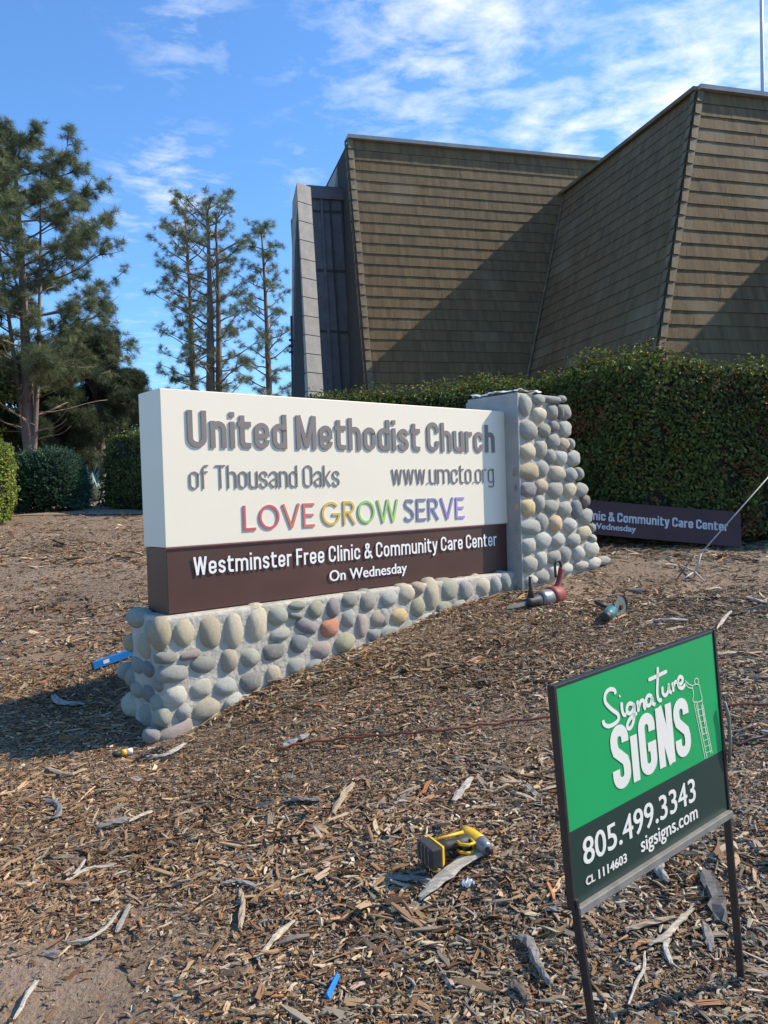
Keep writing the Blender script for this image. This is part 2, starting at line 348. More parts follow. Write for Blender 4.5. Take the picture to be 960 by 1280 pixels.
# solid wall masses behind the shingles
def mass(corners_top, corners_bot, name='wall', m=m_darkwall):
    n = len(corners_top); v = loc(corners_bot+corners_top); f = [tuple(range(n))[::-1], tuple(range(n, 2*n))]+[(i, (i+1) % n, n+(i+1) % n, n+i) for i in range(n)]
    return link(name, mesh(name, v, f), m, church)
def low(O, du, dd, s, z, zt, N, o=-.05): return O+du*s+dd*(zt-z)+N*o
a = low(TLw, bu, d1, 0.05, zt1, zt1, N1); b = low(TLw, bu, d1, sV+1.8, zt1, zt1, N1); a0 = low(TLw, bu, d1, sBL*(zt1-zb)+.05, zb, zt1, N1); b0 = low(TLw, bu, d1, sV+1.8, zb, zt1, N1)
mass([a, b, b-bn*7, a-bn*7], [a0, b0, b0-bn*8.3, a0-bn*8.3])
a = low(Pk, bu, d3, .05, zt2, zt2, N3); b = a+bu*(s3+1); a0 = low(Pk, bu, d3, _tilt2*(zt2-zb)+.05, zb, zt2, N3); b0 = a0+bu*(s3+3)
mass([a, b, b-bn*(LPk+6), a-bn*(LPk-.2)], [a0, b0, b0-bn*(LPk+6), a0-bn*(LPk-.2)])
a = low(P4, bu, d5, .05, V3z, V3z, N3); b = a+bu*7; a0 = low(P4, bu, d5, _tilt2*(V3z-zb)+.05, zb, V3z, N3); b0 = a0+bu*8
mass([a, b, b-bn*12, a-bn*6.4], [a0, b0, b0-bn*12, a0-bn*6.4])
# hip caps: short overlapping boards up the free edges
def hipcaps(Ptop, ddir, z1, z0, du, N, dv, Nv):
    z = z1; k = 0
    while z > z0:
        zn = z-.305; P = Ptop+ddir*(z1-z); Q = Ptop+ddir*(z1-zn+.0); lift = .05; mb = MB()
        w = .15
        for (d_, n_) in ((du, N), (dv, Nv)):
            p = [Q+n_*.05, Q+d_*w+n_*.05, P+d_*w+n_*.02, P+n_*.02, Q+n_*(lift+.04)-d_*.02, Q+d_*w+n_*(lift+.01), P+d_*w+n_*.05, P+n_*.05-d_*.02]; mb.hexa(loc(p))
        mb.build('hip_cap', m_cap, church); z = zn; k += 1
e3 = (bn*BAT+bu*_tilt2-UZ)
hipcaps(Pk, e3, zt2, zb, bu, N3, -bn, N2)
e1 = bu*sBL+bn*BAT-UZ
hipcaps(TLw, e1, zt1, zb, bu, N1, -bn, -bu)
# valley flashing and roof edge trims
ev = bn*BAT+bu*_tilt2-UZ
mb = MB(); mb.tube(loc([Vt+N1*.1+N2*.1-UZ*0.2, Vt+ev*(zt2-zb)+N1*.1+N2*.1]), .03, 6); mb.build('valley_flashing', m_cap, church)
def trim(A, B, w=.14, h=.10, N=N1):
    mb = MB(); out_ = np.array([N[0], N[1], 0]); out_ /= np.linalg.norm(out_)
    mb.hexa(loc([A+out_*.13, B+out_*.13, B-out_*.2, A-out_*.2, A+out_*.13+UZ*h, B+out_*.13+UZ*h, B-out_*.2+UZ*h, A-out_*.2+UZ*h])); return mb.build('roof_edge_trim', m_flash, church)
trim(TLw, TLw+bu*(sV+1.75)); trim(Pk+bu*.0, Pk+bu*(s3+.9)); 
mb = MB(); nn = -bu; A, B = Vt-bn*1.2, Pk+bn*.02
mb.hexa(loc([A+nn*.12, B+nn*.12, B-nn*.15, A-nn*.15, A+nn*.12+UZ*.09, B+nn*.12+UZ*.09, B-nn*.15+UZ*.09, A-nn*.15+UZ*.09])); mb.build('roof_edge_trim', m_cap, church)
# concrete pylon with block joints and recessed dark panels, left of the shingles
m_block = mat('pale_concrete_block', (.42, .39, .35), .9, (.33, .31, .275), scale=5, coord='World', bump=.006, bscale=40, wear=((.22, .21, .2), 1.2, (1, 1, 1), .6, .8))
m_recess = mat('dark_metal_panel', (.12, .125, .14), .7, (.08, .085, .10), scale=3, coord='World')
m_joint = mat('dark_joint', (.05, .05, .055), .8)
PO = TLw+bn*2.6; PN = bn
def pp(px, py, o=0.0): return hit(px, py, PO-bn*o, PN)
rows = 11; zbp = GZB-.2
edges = [((365.5, 229), (364, 500), 1.3), ((371, 228), (386, 500), 0.0), ((388, 230), (405, 500), .22)]
E3 = []
for (t_, b_, o_) in edges:
    T_, B_ = pp(*t_, o_), pp(*b_, o_); E3.append((T_, (B_-T_)/(T_[2]-B_[2])))
ztp = E3[1][0][2]; zref = CAMH+2.6
def ept(i, z): T_, D_ = E3[i]; return T_+D_*(T_[2]-z)
hrow = (ztp-zref)/rows
for i in range(rows+8):
    za = ztp-i*hrow; zc_ = max(zbp, za-hrow+.02)
    if zc_ >= za: break
    zz = za; ring = lambda z: [ept(1, z), ept(2, z), ept(2, z)-bn*1.6, ept(0, z)]
    mb = MB(); mb.hexa(loc(ring(zc_)+ring(zz))); mb.build('concrete_block', m_block, church)
mb = MB(); e_ = -bn*.03
q_ = bu*.03; mb.hexa(loc([ept(1, zbp)+e_+q_, ept(2, zbp)+e_-q_, ept(2, zbp)-bn*1.5-q_, ept(0, zbp)+q_, ept(1, ztp-.03)+e_+q_, ept(2, ztp-.03)+e_-q_, ept(2, ztp-.03)-bn*1.5-q_, ept(0, ztp-.03)+q_])); mb.build('mortar_joint', m_joint, church)
# recessed wall behind, with thin vertical and horizontal battens
RO = 3.6
def rp(px, py, o=RO): return hit(px, py, PO-bn*o, PN)
A, B, C_, D_ = rp(383, 231), rp(470, 239), rp(395, 500), rp(490, 500); dl = (C_-A)/(A[2]-C_[2]); dr = (D_-B)/(B[2]-D_[2])
B = np.array([B[0], B[1], A[2]])
C_, D_ = A+dl*(A[2]-zbp), B+dr*(A[2]-zbp); mb = MB(); mb.hexa(loc([C_, D_, D_-bn*3, C_-bn*3, A, B, B-bn*3, A-bn*3])); mb.build('recess_wall', m_recess, church)
mb = MB(); A2, B2 = rp(386, 231, RO-.1), rp(452, 238, RO-.1); A3, B3 = rp(386, 247, RO-.1), rp(452, 251, RO-.1); mb.hexa(loc([A3, B3, B3-bn*.3, A3-bn*.3, A2, B2, B2-bn*.3, A2-bn*.3])); mb.build('fascia_board', m_recess, church)
for x0, x1, w in ((400, 414, 3.2), (411, 428, 1.6), (426, 442, 1.6)):
    A, B = rp(x0, 247, RO-.05), rp(x1, 505, RO-.05); mb = MB(); ww = w*.024; mb.hexa(loc([B, B+bu*ww, B+bu*ww-bn*.08, B-bn*.08, A, A+bu*ww, A+bu*ww-bn*.08, A-bn*.08])); mb.build('batten', m_joint if w < 2 else m_recess, church)
for y in (262, 336, 412):
    A, B = rp(391+(y-262)*.06, y, RO-.03), rp(456, y+3, RO-.03); mb = MB(); mb.hexa(loc([A-UZ*.06, B-UZ*.06, B-UZ*.06-bn*.05, A-UZ*.06-bn*.05, A, B, B-bn*.05, A-bn*.05])); mb.build('joint_strip', m_joint, church)
# small dark roof box above the recess
A, B = rp(418, 236, 4.2), rp(446, 238, 4.2); zt_ = rp(424, 205, 4.2)[2]; mb = MB(); mb.hexa(loc([A, B, B-bn*1.4, A-bn*1.4]+[np.array([q[0], q[1], zt_]) for q in (A+bu*.12, B, B-bn*1.4, A-bn*1.4+bu*.12)])); mb.build('roof_vent_box', m_block, church)
mb = MB(); A = pp(364.5, 395, 1.2); B = pp(366.5, 498, 1.2); mb.tube(loc([A, B]), .04, 6); 
for y in (425, 432, 440): q = pp(368, y, 1.1); mb.box(tuple(Vector(q)-church.location), (.28, .06, .05))
mb.build('service_conduit', m_joint, church)
# mast on the roof
m_mast = mat('white_mast_paint', (.62, .62, .62), .5, (.5, .5, .5))
mp_ = at(953.5, 124, 21.0); mb = MB(); top = at(949, -160, 21.0); mb.tube([(0, 0, -4), (0, 0, 0), tuple(top-mp_)], [.055, .05, .035], 10)
mo = mb.build('mast', m_mast, M=Matrix.Translation(Vector(mp_)), smooth=True); tag(mo, 'slender pale mast rising above the shingled roof at the right edge', 'mast')

# ------------------------------------------------------------------ monument sign
mono = tag(empty('monument_sign', (0, 0, 0), MS), 'long cream and brown church sign set on a river stone base with a stone column', 'monument sign')
m_cream = mat('cream_sign_paint', (.83, .75, .60), .45, (.81, .73, .58), scale=2, spec=.35)
m_brown = mat('brown_sign_paint', (.085, .040, .031), .38, (.078, .036, .028), scale=3, spec=.4, wear=((.11, .052, .038), 1.4, (1, 1, 1), .5, .8))
m_mortar = mat('rough_mortar', (.50, .46, .385), .95, (.39, .36, .30), scale=9, bump=.012, bscale=28, wear=((.27, .25, .21), 2.5, (1, 1, 1), .55, .8))
m_conc = mat('smooth_grey_stucco', (.40, .385, .36), .92, (.33, .32, .30), scale=6, bump=.004, bscale=60, wear=((.27, .26, .24), 2.2, (1, 1, 1), .55, .8))
m_stone = mat('river_stone', (1.0, 1.0, 1.0), .72, (.80, .79, .78), scale=9, detail=8, objcol=True, bump=.012, bscale=30, contrast=(.36, .64), wear=((.52, .46, .37), 4, (1, 1, 1), .56, .80))
m_letter = mat('grey_brown_letter', (.215, .180, .162), .6, (.19, .16, .145)); m_lside = mat('pale_letter_return', (.36, .32, .30), .6)
m_white = mat('white_vinyl_lettering', (.86, .84, .80), .5, (.83, .81, .77))
mb = MB(); mb.box((SL/2, ST/2, (SB+1.3)/2), (SL, ST, 1.3-SB)); cab = mb.build('sign_cabinet', m_cream, mono, bevel=.004)
mb = MB(); mb.box((SL/2, ST/2, SB/2-.002), (SL-.016, ST-.016, SB-.004)); band = mb.build('sign_band', m_brown, mono, bevel=.003)

FONT = None
def text_curve(s):
    cu = bpy.data.curves.new('t', 'FONT'); cu.body = s; cu.size = 1.0; cu.resolution_u = 4
    o = bpy.data.objects.new('t', cu); COL.objects.link(o); dg = bpy.context.evaluated_depsgraph_get(); dg.update(); c = o.evaluated_get(dg).to_curve(dg) if False else o.to_curve(dg)
    sp = []
    for q in c.splines:
        if q.type == 'BEZIER': sp.append([(tuple(p.co)[:2], tuple(p.handle_left)[:2], tuple(p.handle_right)[:2]) for p in q.bezier_points])
    o.to_curve_clear(); bpy.data.objects.remove(o); bpy.data.curves.remove(cu); return sp
_H = text_curve('H'); CAPH = max(p[0][1] for q in _H for p in q)
def embolden(me, off):
    """thicken the strokes: shifted copies, each a hair further back than the one before"""
    if off <= 0: return me
    nv = len(me.vertices); co = np.zeros(nv*3); me.vertices.foreach_get('co', co); co = co.reshape(-1, 3); F_ = [tuple(p.vertices) for p in me.polygons]
    sh = [(0, 0), (-1, 0), (1, 0), (-.5, .35), (.5, .35), (-.5, -.35), (.5, -.35)] if off > .002 else [(0, 0), (-1, 0), (1, 0)]
    V = []; FF = []
    for k, (a, b) in enumerate(sh): c = co.copy(); c[:, 0] += a*off; c[:, 1] += b*off; c[:, 2] -= k*.00012; V.append(c); FF += [tuple(i+k*nv for i in f) for f in F_]
    m2 = bpy.data.meshes.new('g'); m2.from_pydata(np.concatenate(V).tolist(), [], FF); m2.update(); bpy.data.meshes.remove(me); return m2
def splines_mesh(sps, depth, off, bev=0.0):
    cu = bpy.data.curves.new('g', 'CURVE'); cu.dimensions = '2D'; cu.fill_mode = 'BOTH'; cu.resolution_u = 4
    for q in sps:
        s = cu.splines.new('BEZIER'); s.bezier_points.add(len(q)-1); s.use_cyclic_u = True
        for bp, (c, l, r) in zip(s.bezier_points, q):
            bp.handle_left_type = bp.handle_right_type = 'FREE'; bp.co = (*c, 0); bp.handle_left = (*l, 0); bp.handle_right = (*r, 0)
    cu.offset = 0; cu.extrude = depth/2
    o = bpy.data.objects.new('g', cu); COL.objects.link(o); dg = bpy.context.evaluated_depsgraph_get(); dg.update()
    me = bpy.data.meshes.new_from_object(o.evaluated_get(dg), depsgraph=dg); bpy.data.objects.remove(o); bpy.data.curves.remove(cu); return embolden(me, off)
def text_meshes(s, x0, x1, base, cap, off=0, depth=.004, split=False, slant=0.0):
    """fit text into x0..x1, baseline/cap height; returns list of meshes in (x, y) plane with depth on z"""
    sp = text_curve(s); xs = [p[0][0] for q in sp for p in q]; mn, mxx = min(xs), max(xs)
    kx = ((x1-x0)-2*off)/(mxx-mn); ky = (cap-.7*off)/CAPH
    T = lambda p: (x0+off+(p[0]-mn)*kx+slant*p[1]*ky, base+.35*off+p[1]*ky)
    sp = [[tuple(T(a) for a in p) for p in q] for q in sp]
    if not split: return [splines_mesh(sp, depth, off)]
    iv = sorted([(min(p[0][0] for p in q), max(p[0][0] for p in q), i) for i, q in enumerate(sp)]); groups = []
    for a, b, i in iv:
        if groups and a < groups[-1][1]-.35*min(b-a, groups[-1][1]-groups[-1][0]): groups[-1][1] = max(groups[-1][1], b); groups[-1][2].append(i)
        else: groups.append([a, b, [i]])
    return [splines_mesh([sp[i] for i in g[2]], depth, off) for g in groups]
STAND = Matrix(((1, 0, 0, 0), (0, 0, -1, 0), (0, 1, 0, 0), (0, 0, 0, 1)))     # text plane xy -> local x, z ; text z -> -y (outward)
def sign_text(s, left, right, baseL, capL, off, depth, mats, parent, name, split, proud):
    s0 = sgn(*left)[0]; s1 = sgn(*right)[0]; hb = sgn(*baseL)[1]; hc = sgn(*capL)[1]; r = []
    for i, me in enumerate(text_meshes(s, s0, s1, hb, hc-hb, off, depth, split)):
        me.transform(Matrix.Translation((0, -proud-depth/2, 0)) @ STAND)
        mt = mats[i] if isinstance(mats, list) else mats
        if isinstance(mt, tuple):
            for q in mt: me.materials.append(q)
            for p in me.polygons: p.material_index = 0 if p.normal.y < -.5 else 1
        r.append(link(name, me, mt, parent))
    return r
def stroke_glyphs(wt, X=.735, geo=False):
    """centre-line strokes of a narrow signwriter's face; wt = stroke width / cap height; returns dict char -> (width, [polylines])"""
    h = wt/2; nW = .30+wt*1.05; D = {}
    def arc(cx, cy, rx, ry, A, B, n=9): return [(cx+rx*math.cos(math.radians(A+(B-A)*i/n)), cy+ry*math.sin(math.radians(A+(B-A)*i/n))) for i in range(n+1)]
    def bowl(W, y0, y1, a0=0, gap=None):
        r = W/2-h; ry = min(r*1.05, (y1-y0)/2-h); P = arc(W/2, y1-h-ry, r, ry, 0, 180)+arc(W/2, y0+h+ry, r, ry, 180, 360); return P+[P[0], P[1]]
    def opn(W, y0, y1, ya, yb): r = W/2-h; ry = min(r*1.05, (y1-y0)/2-h); return [(W-h, ya)]+arc(W/2, y1-h-ry, r, ry, 0, 180)+arc(W/2, y0+h+ry, r, ry, 180, 360)+[(W-h, yb)]
    def arch(x0, x1, top): r = (x1-x0)/2; return arc((x0+x1)/2, top-h-r, r, r, 180, 0)+[(x1, 0)]
    def ess(W, y1): r = W/2-h; ry = min(r, y1*.24); return [(W-h, y1*.70)]+arc(W/2, y1-h-ry, r, ry, 0, 180)+[(h, y1*.68), (h+r*.35, y1*.56), (W-h-r*.35, y1*.44), (W-h, y1*.33)]+arc(W/2, h+ry, r, ry, 0, -180)+[(h, y1*.30)]
    n = nW
    D['n'] = (n, [[(h, 0), (h, X)], arch(h, n-h, X)]); D['h'] = (n, [[(h, 0), (h, 1)], arch(h, n-h, X)]); m2 = 2*(n-2*h)+2*h
    D['m'] = (m2, [[(h, 0), (h, X)], arch(h, m2/2, X), arch(m2/2, m2-h, X)]); r = n/2-h
    D['u'] = (n, [[(h, X)]+arc(n/2, h+r, r, r, 180, 360)+[(n-h, X)], [(n-h, 0), (n-h, X)]])
    D['i'] = (wt, [[(h, 0), (h, X)], [(h, 1-wt*.95), (h, 1)]]); D['l'] = (wt, [[(h, 0), (h, 1)]])
    D['t'] = (wt*1.2+.20, [[(.05+h, .92), (.05+h, h+.10), (.05+h+.05, h+.015), (wt*1.2+.19, h)], [(0, X-h*.8), (wt*1.2+.20, X-h*.8)]])
    D['f'] = (wt*1.1+.22, [[(wt*1.1+.22, 1-h*.8), (.05+h+.07, 1-h*1.0), (.05+h, 1-h-.10), (.05+h, 0)], [(0, X-h*.8), (wt*1.1+.19, X-h*.8)]])
    D['r'] = (wt+.17, [[(h, 0), (h, X)], [(h, X-.16), (h+.05, X-h-.03), (wt+.17, X-h*1.1)]])
    D['o'] = (n, [bowl(n, 0, X)]); D['c'] = (n, [opn(n, 0, X, X*.60, X*.38)])
    D['e'] = (n, [[(h, X*.48), (n-h, X*.48)], [(n-h, X*.45)]+arc(n/2, X-h-r, r, r, 0, 180)+arc(n/2, h+r, r, r, 180, 350)+[(n-h, X*.34)]])
    D['d'] = (n, [bowl(n, 0, X), [(n-h, 0), (n-h, 1)]]); D['g'] = (n, [bowl(n, 0, X), [(n-h, X), (n-h, -.12)]+arc(n/2, -.12, r, .10, 0, -160, 6)])
    D['a'] = (n, [[(h, X*.70)]+arc(n/2, X-h-r, r, r, 175, 0)+[(n-h, 0)], [(n-h, X*.56), (n/2, X*.52), (h, X*.36), (h, X*.24), (n/2-.03, h), (n-h, X*.2)]])
    D['s'] = (n*.93, [ess(n*.93, X)]); D['k'] = (n, [[(h, 0), (h, 1)], [(n-h*.9, X), (h, X*.38)], [(h+.08, X*.50), (n-h*.9, 0)]])
    w_ = n*1.42; v_ = lambda W, y: [[(h*.8, y), (W*.27, 0)], [(W*.27, 0), (W*.5, y)], [(W*.5, y), (W*.73, 0)], [(W*.73, 0), (W-h*.8, y)]]
    D['w'] = (w_, v_(w_, X)); D['W'] = (w_*1.12, v_(w_*1.12, 1)); D['y'] = (n, [[(h*.8, X), (n/2, .0)], [(n-h*.8, X), (n/2-.02, -.10), (n/2-.10, -.20), (0.02, -.19)]])
    D['.'] = (wt*1.05, [[(h, 0), (h, wt*1.05)]]); D[' '] = (.20, [])
    C_ = .36+wt*1.05 if not geo else .86; r2 = C_/2-h
    D['U'] = (C_, [[(h, 1)]+arc(C_/2, h+r2, r2, r2, 180, 360)+[(C_-h, 1)]]); D['O'] = (C_, [bowl(C_, 0, 1)] if not geo else [arc(C_/2, .5, r2, .5-h, 0, 360, 26)]); D['C'] = (C_, [opn(C_, 0, 1, .64, .36)])
    M_ = C_*1.28; D['M'] = (M_, [[(h, 0), (h, 1)], [(h*1.1, 1), (M_/2, .06)], [(M_-h*1.1, 1), (M_/2, .06)], [(M_-h, 0), (M_-h, 1)]]); T_ = C_*.92; D['T'] = (T_, [[(0, 1-h), (T_, 1-h)], [(T_/2, 0), (T_/2, 1)]])
    D['F'] = (C_*.80, [[(h, 0), (h, 1)], [(h, 1-h), (C_*.80, 1-h)], [(h, .52), (C_*.74, .52)]]); D['&'] = (C_*1.15, [[(C_*1.15, 0), (C_*.30, .72), (C_*.30, .88), (C_*.50, 1-h), (C_*.70, .88), (C_*.68, .72), (C_*.18, .40), (h, .24), (C_*.22, h), (C_*.60, h*1.1), (C_*1.0, .46)]])
    if geo:
        D['L'] = (.50, [[(h, 0), (h, 1)], [(h, h), (.50, h)]]); D['E'] = (.52, [[(h, 0), (h, 1)], [(h, h), (.52, h)], [(h, 1-h), (.52, 1-h)], [(h, .5), (.47, .5)]]); D['V'] = (.76, [[(h*.7, 1), (.38, 0)], [(.76-h*.7, 1), (.38, 0)]])
        D['G'] = (.88, [arc(.44, .5, .44-h, .5-h, 42, 360, 22)[:-1]+[(.88-h, .46)], [(.50, .46), (.88, .46)]]); D['R'] = (.58, [[(h, 0), (h, 1)], [(h, 1-h), (.30, 1-h)]+arc(.30, .73, .26-h, .27-h, 90, -90, 8)+[(h, .46+h)], [(.26, .47), (.56, 0)]])
        D['W'] = (1.12, v_(1.12, 1)); D['S'] = (.56, [[(.50, .84), (.44, .93), (.30, 1-h), (.16, .94), (.09, .80), (.13, .66), (.28, .56), (.42, .45), (.50, .30), (.46, .13), (.30, h), (.14, .08), (.05, .20)]])
    return D
def stroke_text(s, x0, x1, base, cap, wt, depth, gap=.085, split=True, geo=False):
    D = stroke_glyphs(wt, geo=geo); pos = []; x = 0
    for ch in s: pos.append(x); x += D[ch][0]+(gap if ch != ' ' else 0)
    kx = (x1-x0)/(x-gap); out_ = []; mb = MB(); zi = 0
    for ch, xp in zip(s, pos):
        if ch == ' ': continue
        zi = 0
        if split: mb = MB()
        for ln in D[ch][1]:
            ww = wt/2*cap; P = np.array([(x0+(xp+a)*kx, base+b*cap) for a, b in ln]); m = len(P); fr = []; z1 = depth/2-zi*.00015; z0 = -depth/2; zi += 1; v = []
            for i in range(m):
                d0 = P[i]-P[max(i-1, 0)]; d1_ = P[min(i+1, m-1)]-P[i]; l0_, l1_ = np.linalg.norm(d0), np.linalg.norm(d1_); t = (d0/l0_ if l0_ > 1e-9 else 0)+(d1_/l1_ if l1_ > 1e-9 else 0); t = t/(np.linalg.norm(t)+1e-9); nn_ = np.array([-t[1], t[0]])
                k = 1.0
                if l0_ > 1e-9 and l1_ > 1e-9: k = min(1.5, 1/max(.6, math.sqrt(max(0, (1+(d0 @ d1_)/(l0_*l1_))/2))))
                kk = kx/cap if kx/cap < 1 else 1.0; hw = ww*k*(abs(nn_[0])*kk+abs(nn_[1])*min(1, .9*(1/1.0))) if kk < 1 else ww*k
                a_, b_ = P[i]+nn_*hw, P[i]-nn_*hw; v += [(a_[0], a_[1], z1), (b_[0], b_[1], z1), (a_[0], a_[1], z0), (b_[0], b_[1], z0)]
            f = []
            for i in range(m-1): o = 4*i; f += [(o, o+1, o+5, o+4), (o, o+4, o+6, o+2), (o+1, o+3, o+7, o+5)]
            f += [(0, 2, 3, 1), (4*m-4, 4*m-3, 4*m-1, 4*m-2)]; mb.add(v, f)
        if split: out_.append(mesh('g', mb.v, mb.f))
    if not split: out_.append(mesh('g', mb.v, mb.f))
    for me in out_:
        import bmesh
        bm = bmesh.new(); bm.from_mesh(me)
        for f in bm.faces:          # fronts must face +z
            f.normal_update()
        bmesh.ops.recalc_face_normals(bm, faces=bm.faces)
        for f in bm.faces:
            if abs(f.normal.z) > .9 and f.normal.z < 0: f.normal_flip()
        bm.to_mesh(me); bm.free()
    return out_
def sign_strokes(s, left, right, baseL, capL, wt, depth, mats, parent, name, split, proud, geo=False, gap=.085):
    s0 = sgn(*left)[0]; s1 = sgn(*right)[0]; hb = sgn(*baseL)[1]; hc = sgn(*capL)[1]
    for i, me in enumerate(stroke_text(s, s0, s1, hb, hc-hb, wt, depth, gap, split, geo)):
        me.transform(Matrix.Translation((0, -proud-depth/2, 0)) @ STAND); mt = mats[i] if isinstance(mats, list) else mats
        if isinstance(mt, tuple):
            for q in mt: me.materials.append(q)
            for p in me.polygons: p.material_index = 0 if abs(p.normal.y) > .5 else 1
        link(name, me, mt, parent)
LT = (m_letter, m_lside)
sign_strokes('United Methodist Church', (233.5, 540), (617.5, 550), (236, 559.3), (236, 512.5), .150, .006, LT, cab, 'letter', True, .003)
sign_strokes('of Thousand Oaks', (236.5, 600), (424, 600), (268, 611.0), (268, 581.3), .062, .004, LT, cab, 'letter', True, .003)
sign_strokes('www.umcto.org', (489.5, 600), (617, 600), (489, 606), (489, 579.5), .062, .004, LT, cab, 'letter', True, .003)
def cm(n, c): return (mat(n, c, .55, tuple(k*.93 for k in c)), mat(n+'_return', tuple(min(1, .35+.45*k) for k in c), .6))
cr, cr2, cr3 = cm('red_letter', (.60, .10, .12)), cm('orange_red_letter', (.66, .17, .10)), cm('coral_letter', (.66, .16, .14))
cy, cg, cg2 = cm('gold_letter', (.68, .45, .07)), cm('green_letter', (.30, .58, .12)), cm('lime_letter', (.36, .60, .14))
cb1, cb2, cb3, cb4 = cm('slate_letter', (.20, .21, .34)), cm('indigo_letter', (.22, .22, .42)), cm('violet_letter', (.32, .22, .55)), cm('lilac_letter', (.40, .27, .62))
sign_strokes('LOVE', (303.5, 645), (392.5, 640), (304, 663.5), (304, 632), .105, .006, [cr, cr, cr2, cr3], cab, 'letter', True, .002, True, .13)
sign_strokes('GROW', (401.5, 645), (497.5, 640), (402, 657.5), (402, 627.5), .105, .006, [cy, cy, cg, cg2], cab, 'letter', True, .002, True, .13)
sign_strokes('SERVE', (504.5, 645), (580, 640), (505, 652), (505, 624), .105, .006, [cb1, cb1, cb2, cb3, cb4], cab, 'letter', True, .002, True, .13)
sign_strokes('Westminster Free Clinic & Community Care Center', (241.5, 700), (620.5, 680), (243, 719.3), (243, 696.5), .135, .0012, m_white, band, 'lettering', False, .0015)
sign_text('On Wednesday', (411.5, 720), (508.5, 715), (413, 726.8), (413, 713.2), .0022, .0012, m_white, band, 'lettering', False, .0015)
m_pin = mat('maroon_edge', (.30, .07, .08), .5); mb = MB(); mb.box((SL/2, -.001, SB-.0035), (SL, .004, .006)); mb.build('edge_stripe', m_pin, mono)

# stone base and column cores
AX = .07                                                    # base sticks out beyond the cabinet's left end
def local_poly_prism(name, poly, y0, y1, m, bevel=.012):
    """poly in (s, h) front outline; extruded from y0 (front) to y1"""
    n = len(poly); v = [(s, y0, h) for s, h in poly]+[(s, y1, h) for s, h in poly]; f = [tuple(range(n)), tuple(range(2*n-1, n-1, -1))]+[(i, i+n, (i+1) % n+n, (i+1) % n) for i in range(n)]
    o = link(name, mesh(name, v, f), m, mono); b = o.modifiers.new('bevel', 'BEVEL'); b.width = bevel; b.segments = 3; b.limit_method = 'ANGLE'; return o
base = local_poly_prism('stone_base', [(-AX, -1.1), (SL+.1, -1.1), (SL+.1, -.006), (-AX, -.006)], -BOFF, ST+.08, m_mortar, .025)
cR = [sgn(x, y, COFF) for x, y in ((700, 492), (706, 530), (712, 560), (722, 600), (731, 640), (742, 680), (750, 704))]
cl_top = sgn(650, 491, COFF)[1]; cL = SL+.012
# mortar body of column
poly = [(cL, -.6)]+[(cR[-1][0]+.1, -.6)]+[(s-.03, h) for s, h in cR[::-1]]; poly[-1] = (poly[-1][0], cl_top); poly.append((cL, cl_top))
CD = ST+.12
column = local_poly_prism('stone_column', poly, -COFF, CD, m_mortar, .01)
# smooth stucco return on the column's left side
mb = MB(); mb.box((cL-.006, (-COFF+CD)/2-.01, (cl_top-.3)/2), (.014, CD+COFF+.0, cl_top+.3)); mb.build('stucco_side', m_conc, mono, bevel=.004)
mb = MB(); mb.box((cL+.10, CD+.001, (cl_top-.6)/2), (.22, .02, cl_top+.55)); mb.build('stucco_back', m_conc, mono)

# cobblestones traced on the faces
def stone_mesh(seed):
    import bmesh
    bm = bmesh.new(); bmesh.ops.create_icosphere(bm, subdivisions=3, radius=1.0); r = np.random.default_rng(seed); p = r.uniform(0, 6.28, 9); ex = r.uniform(1.95, 2.45)
    for v in bm.verts:
        c = v.co; k = (abs(c.x)**ex+abs(c.z)**ex+abs(c.y)**2.2)**(-1/2.5)
        k *= 1+.045*math.sin(2.1*c.x+p[0])+.04*math.sin(2.6*c.z+p[1])+.03*math.sin(4.2*c.y+3*c.x+p[2])+.02*math.sin(6*c.z+4*c.x+p[3])
        k *= 1+.018*math.sin(11*c.x+p[6])*math.sin(9*c.z+p[7])+.012*math.sin(17*c.z+13*c.x+p[8]); v.co = c*k; v.co.x += .10*math.sin(p[4])*c.z*c.z; v.co.z += .10*math.sin(p[5])*c.x*abs(c.x)
    me = bpy.data.meshes.new('cobblestone'); bm.to_mesh(me); bm.free(); me.polygons.foreach_set('use_smooth', [True]*len(me.polygons)); me.materials.append(m_stone); return me
SM = [stone_mesh(s) for s in range(14)]
PAL = dict(tan=(.42, .36, .25), tan2=(.47, .42, .33), ltan=(.50, .45, .35), gray=(.36, .355, .33), lg=(.47, .465, .43), pale=(.54, .53, .48), bg=(.30, .305, .295), lbg=(.40, .415, .40), slate=(.22, .225, .225), gg=(.35, .36, .30), olive=(.37, .36, .26),
           pk=(.42, .34, .31), pt=(.46, .39, .31), pg=(.27, .25, .27), red=(.52, .24, .16), yel=(.58, .45, .25), yp=(.52, .46, .33), org=(.58, .43, .30), brn=(.25, .19, .16), cream=(.62, .57, .47))
def put_stone(s, h, w, hh, ang, ck, parent, off, i, prot=.030, face='front', y=None):
    o = bpy.data.objects.new('cobblestone', SM[i % len(SM)]); COL.objects.link(o); o.parent = parent
    j = rng.uniform(.9, 1.1); c = PAL[ck]; t = rng.uniform(-.02, .02); j *= 1.42; o.color = (c[0]*j+t, c[1]*j*.99, c[2]*j*.92-t, 1)
    th = min(w, hh)*.42+.012
    if face == 'front':
        o.location = (s, -off+th-prot, h); o.rotation_euler = (0, math.radians(ang), 0); o.scale = (w/2, th, hh/2)
    else:
        o.location = (-AX+th-prot, y, h); o.rotation_euler = (math.radians(ang), 0, math.pi/2); o.scale = (w/2, th, hh/2)
    if rng.random() < .5: o.scale[0] *= -1; o.scale[2] *= 1
    return o
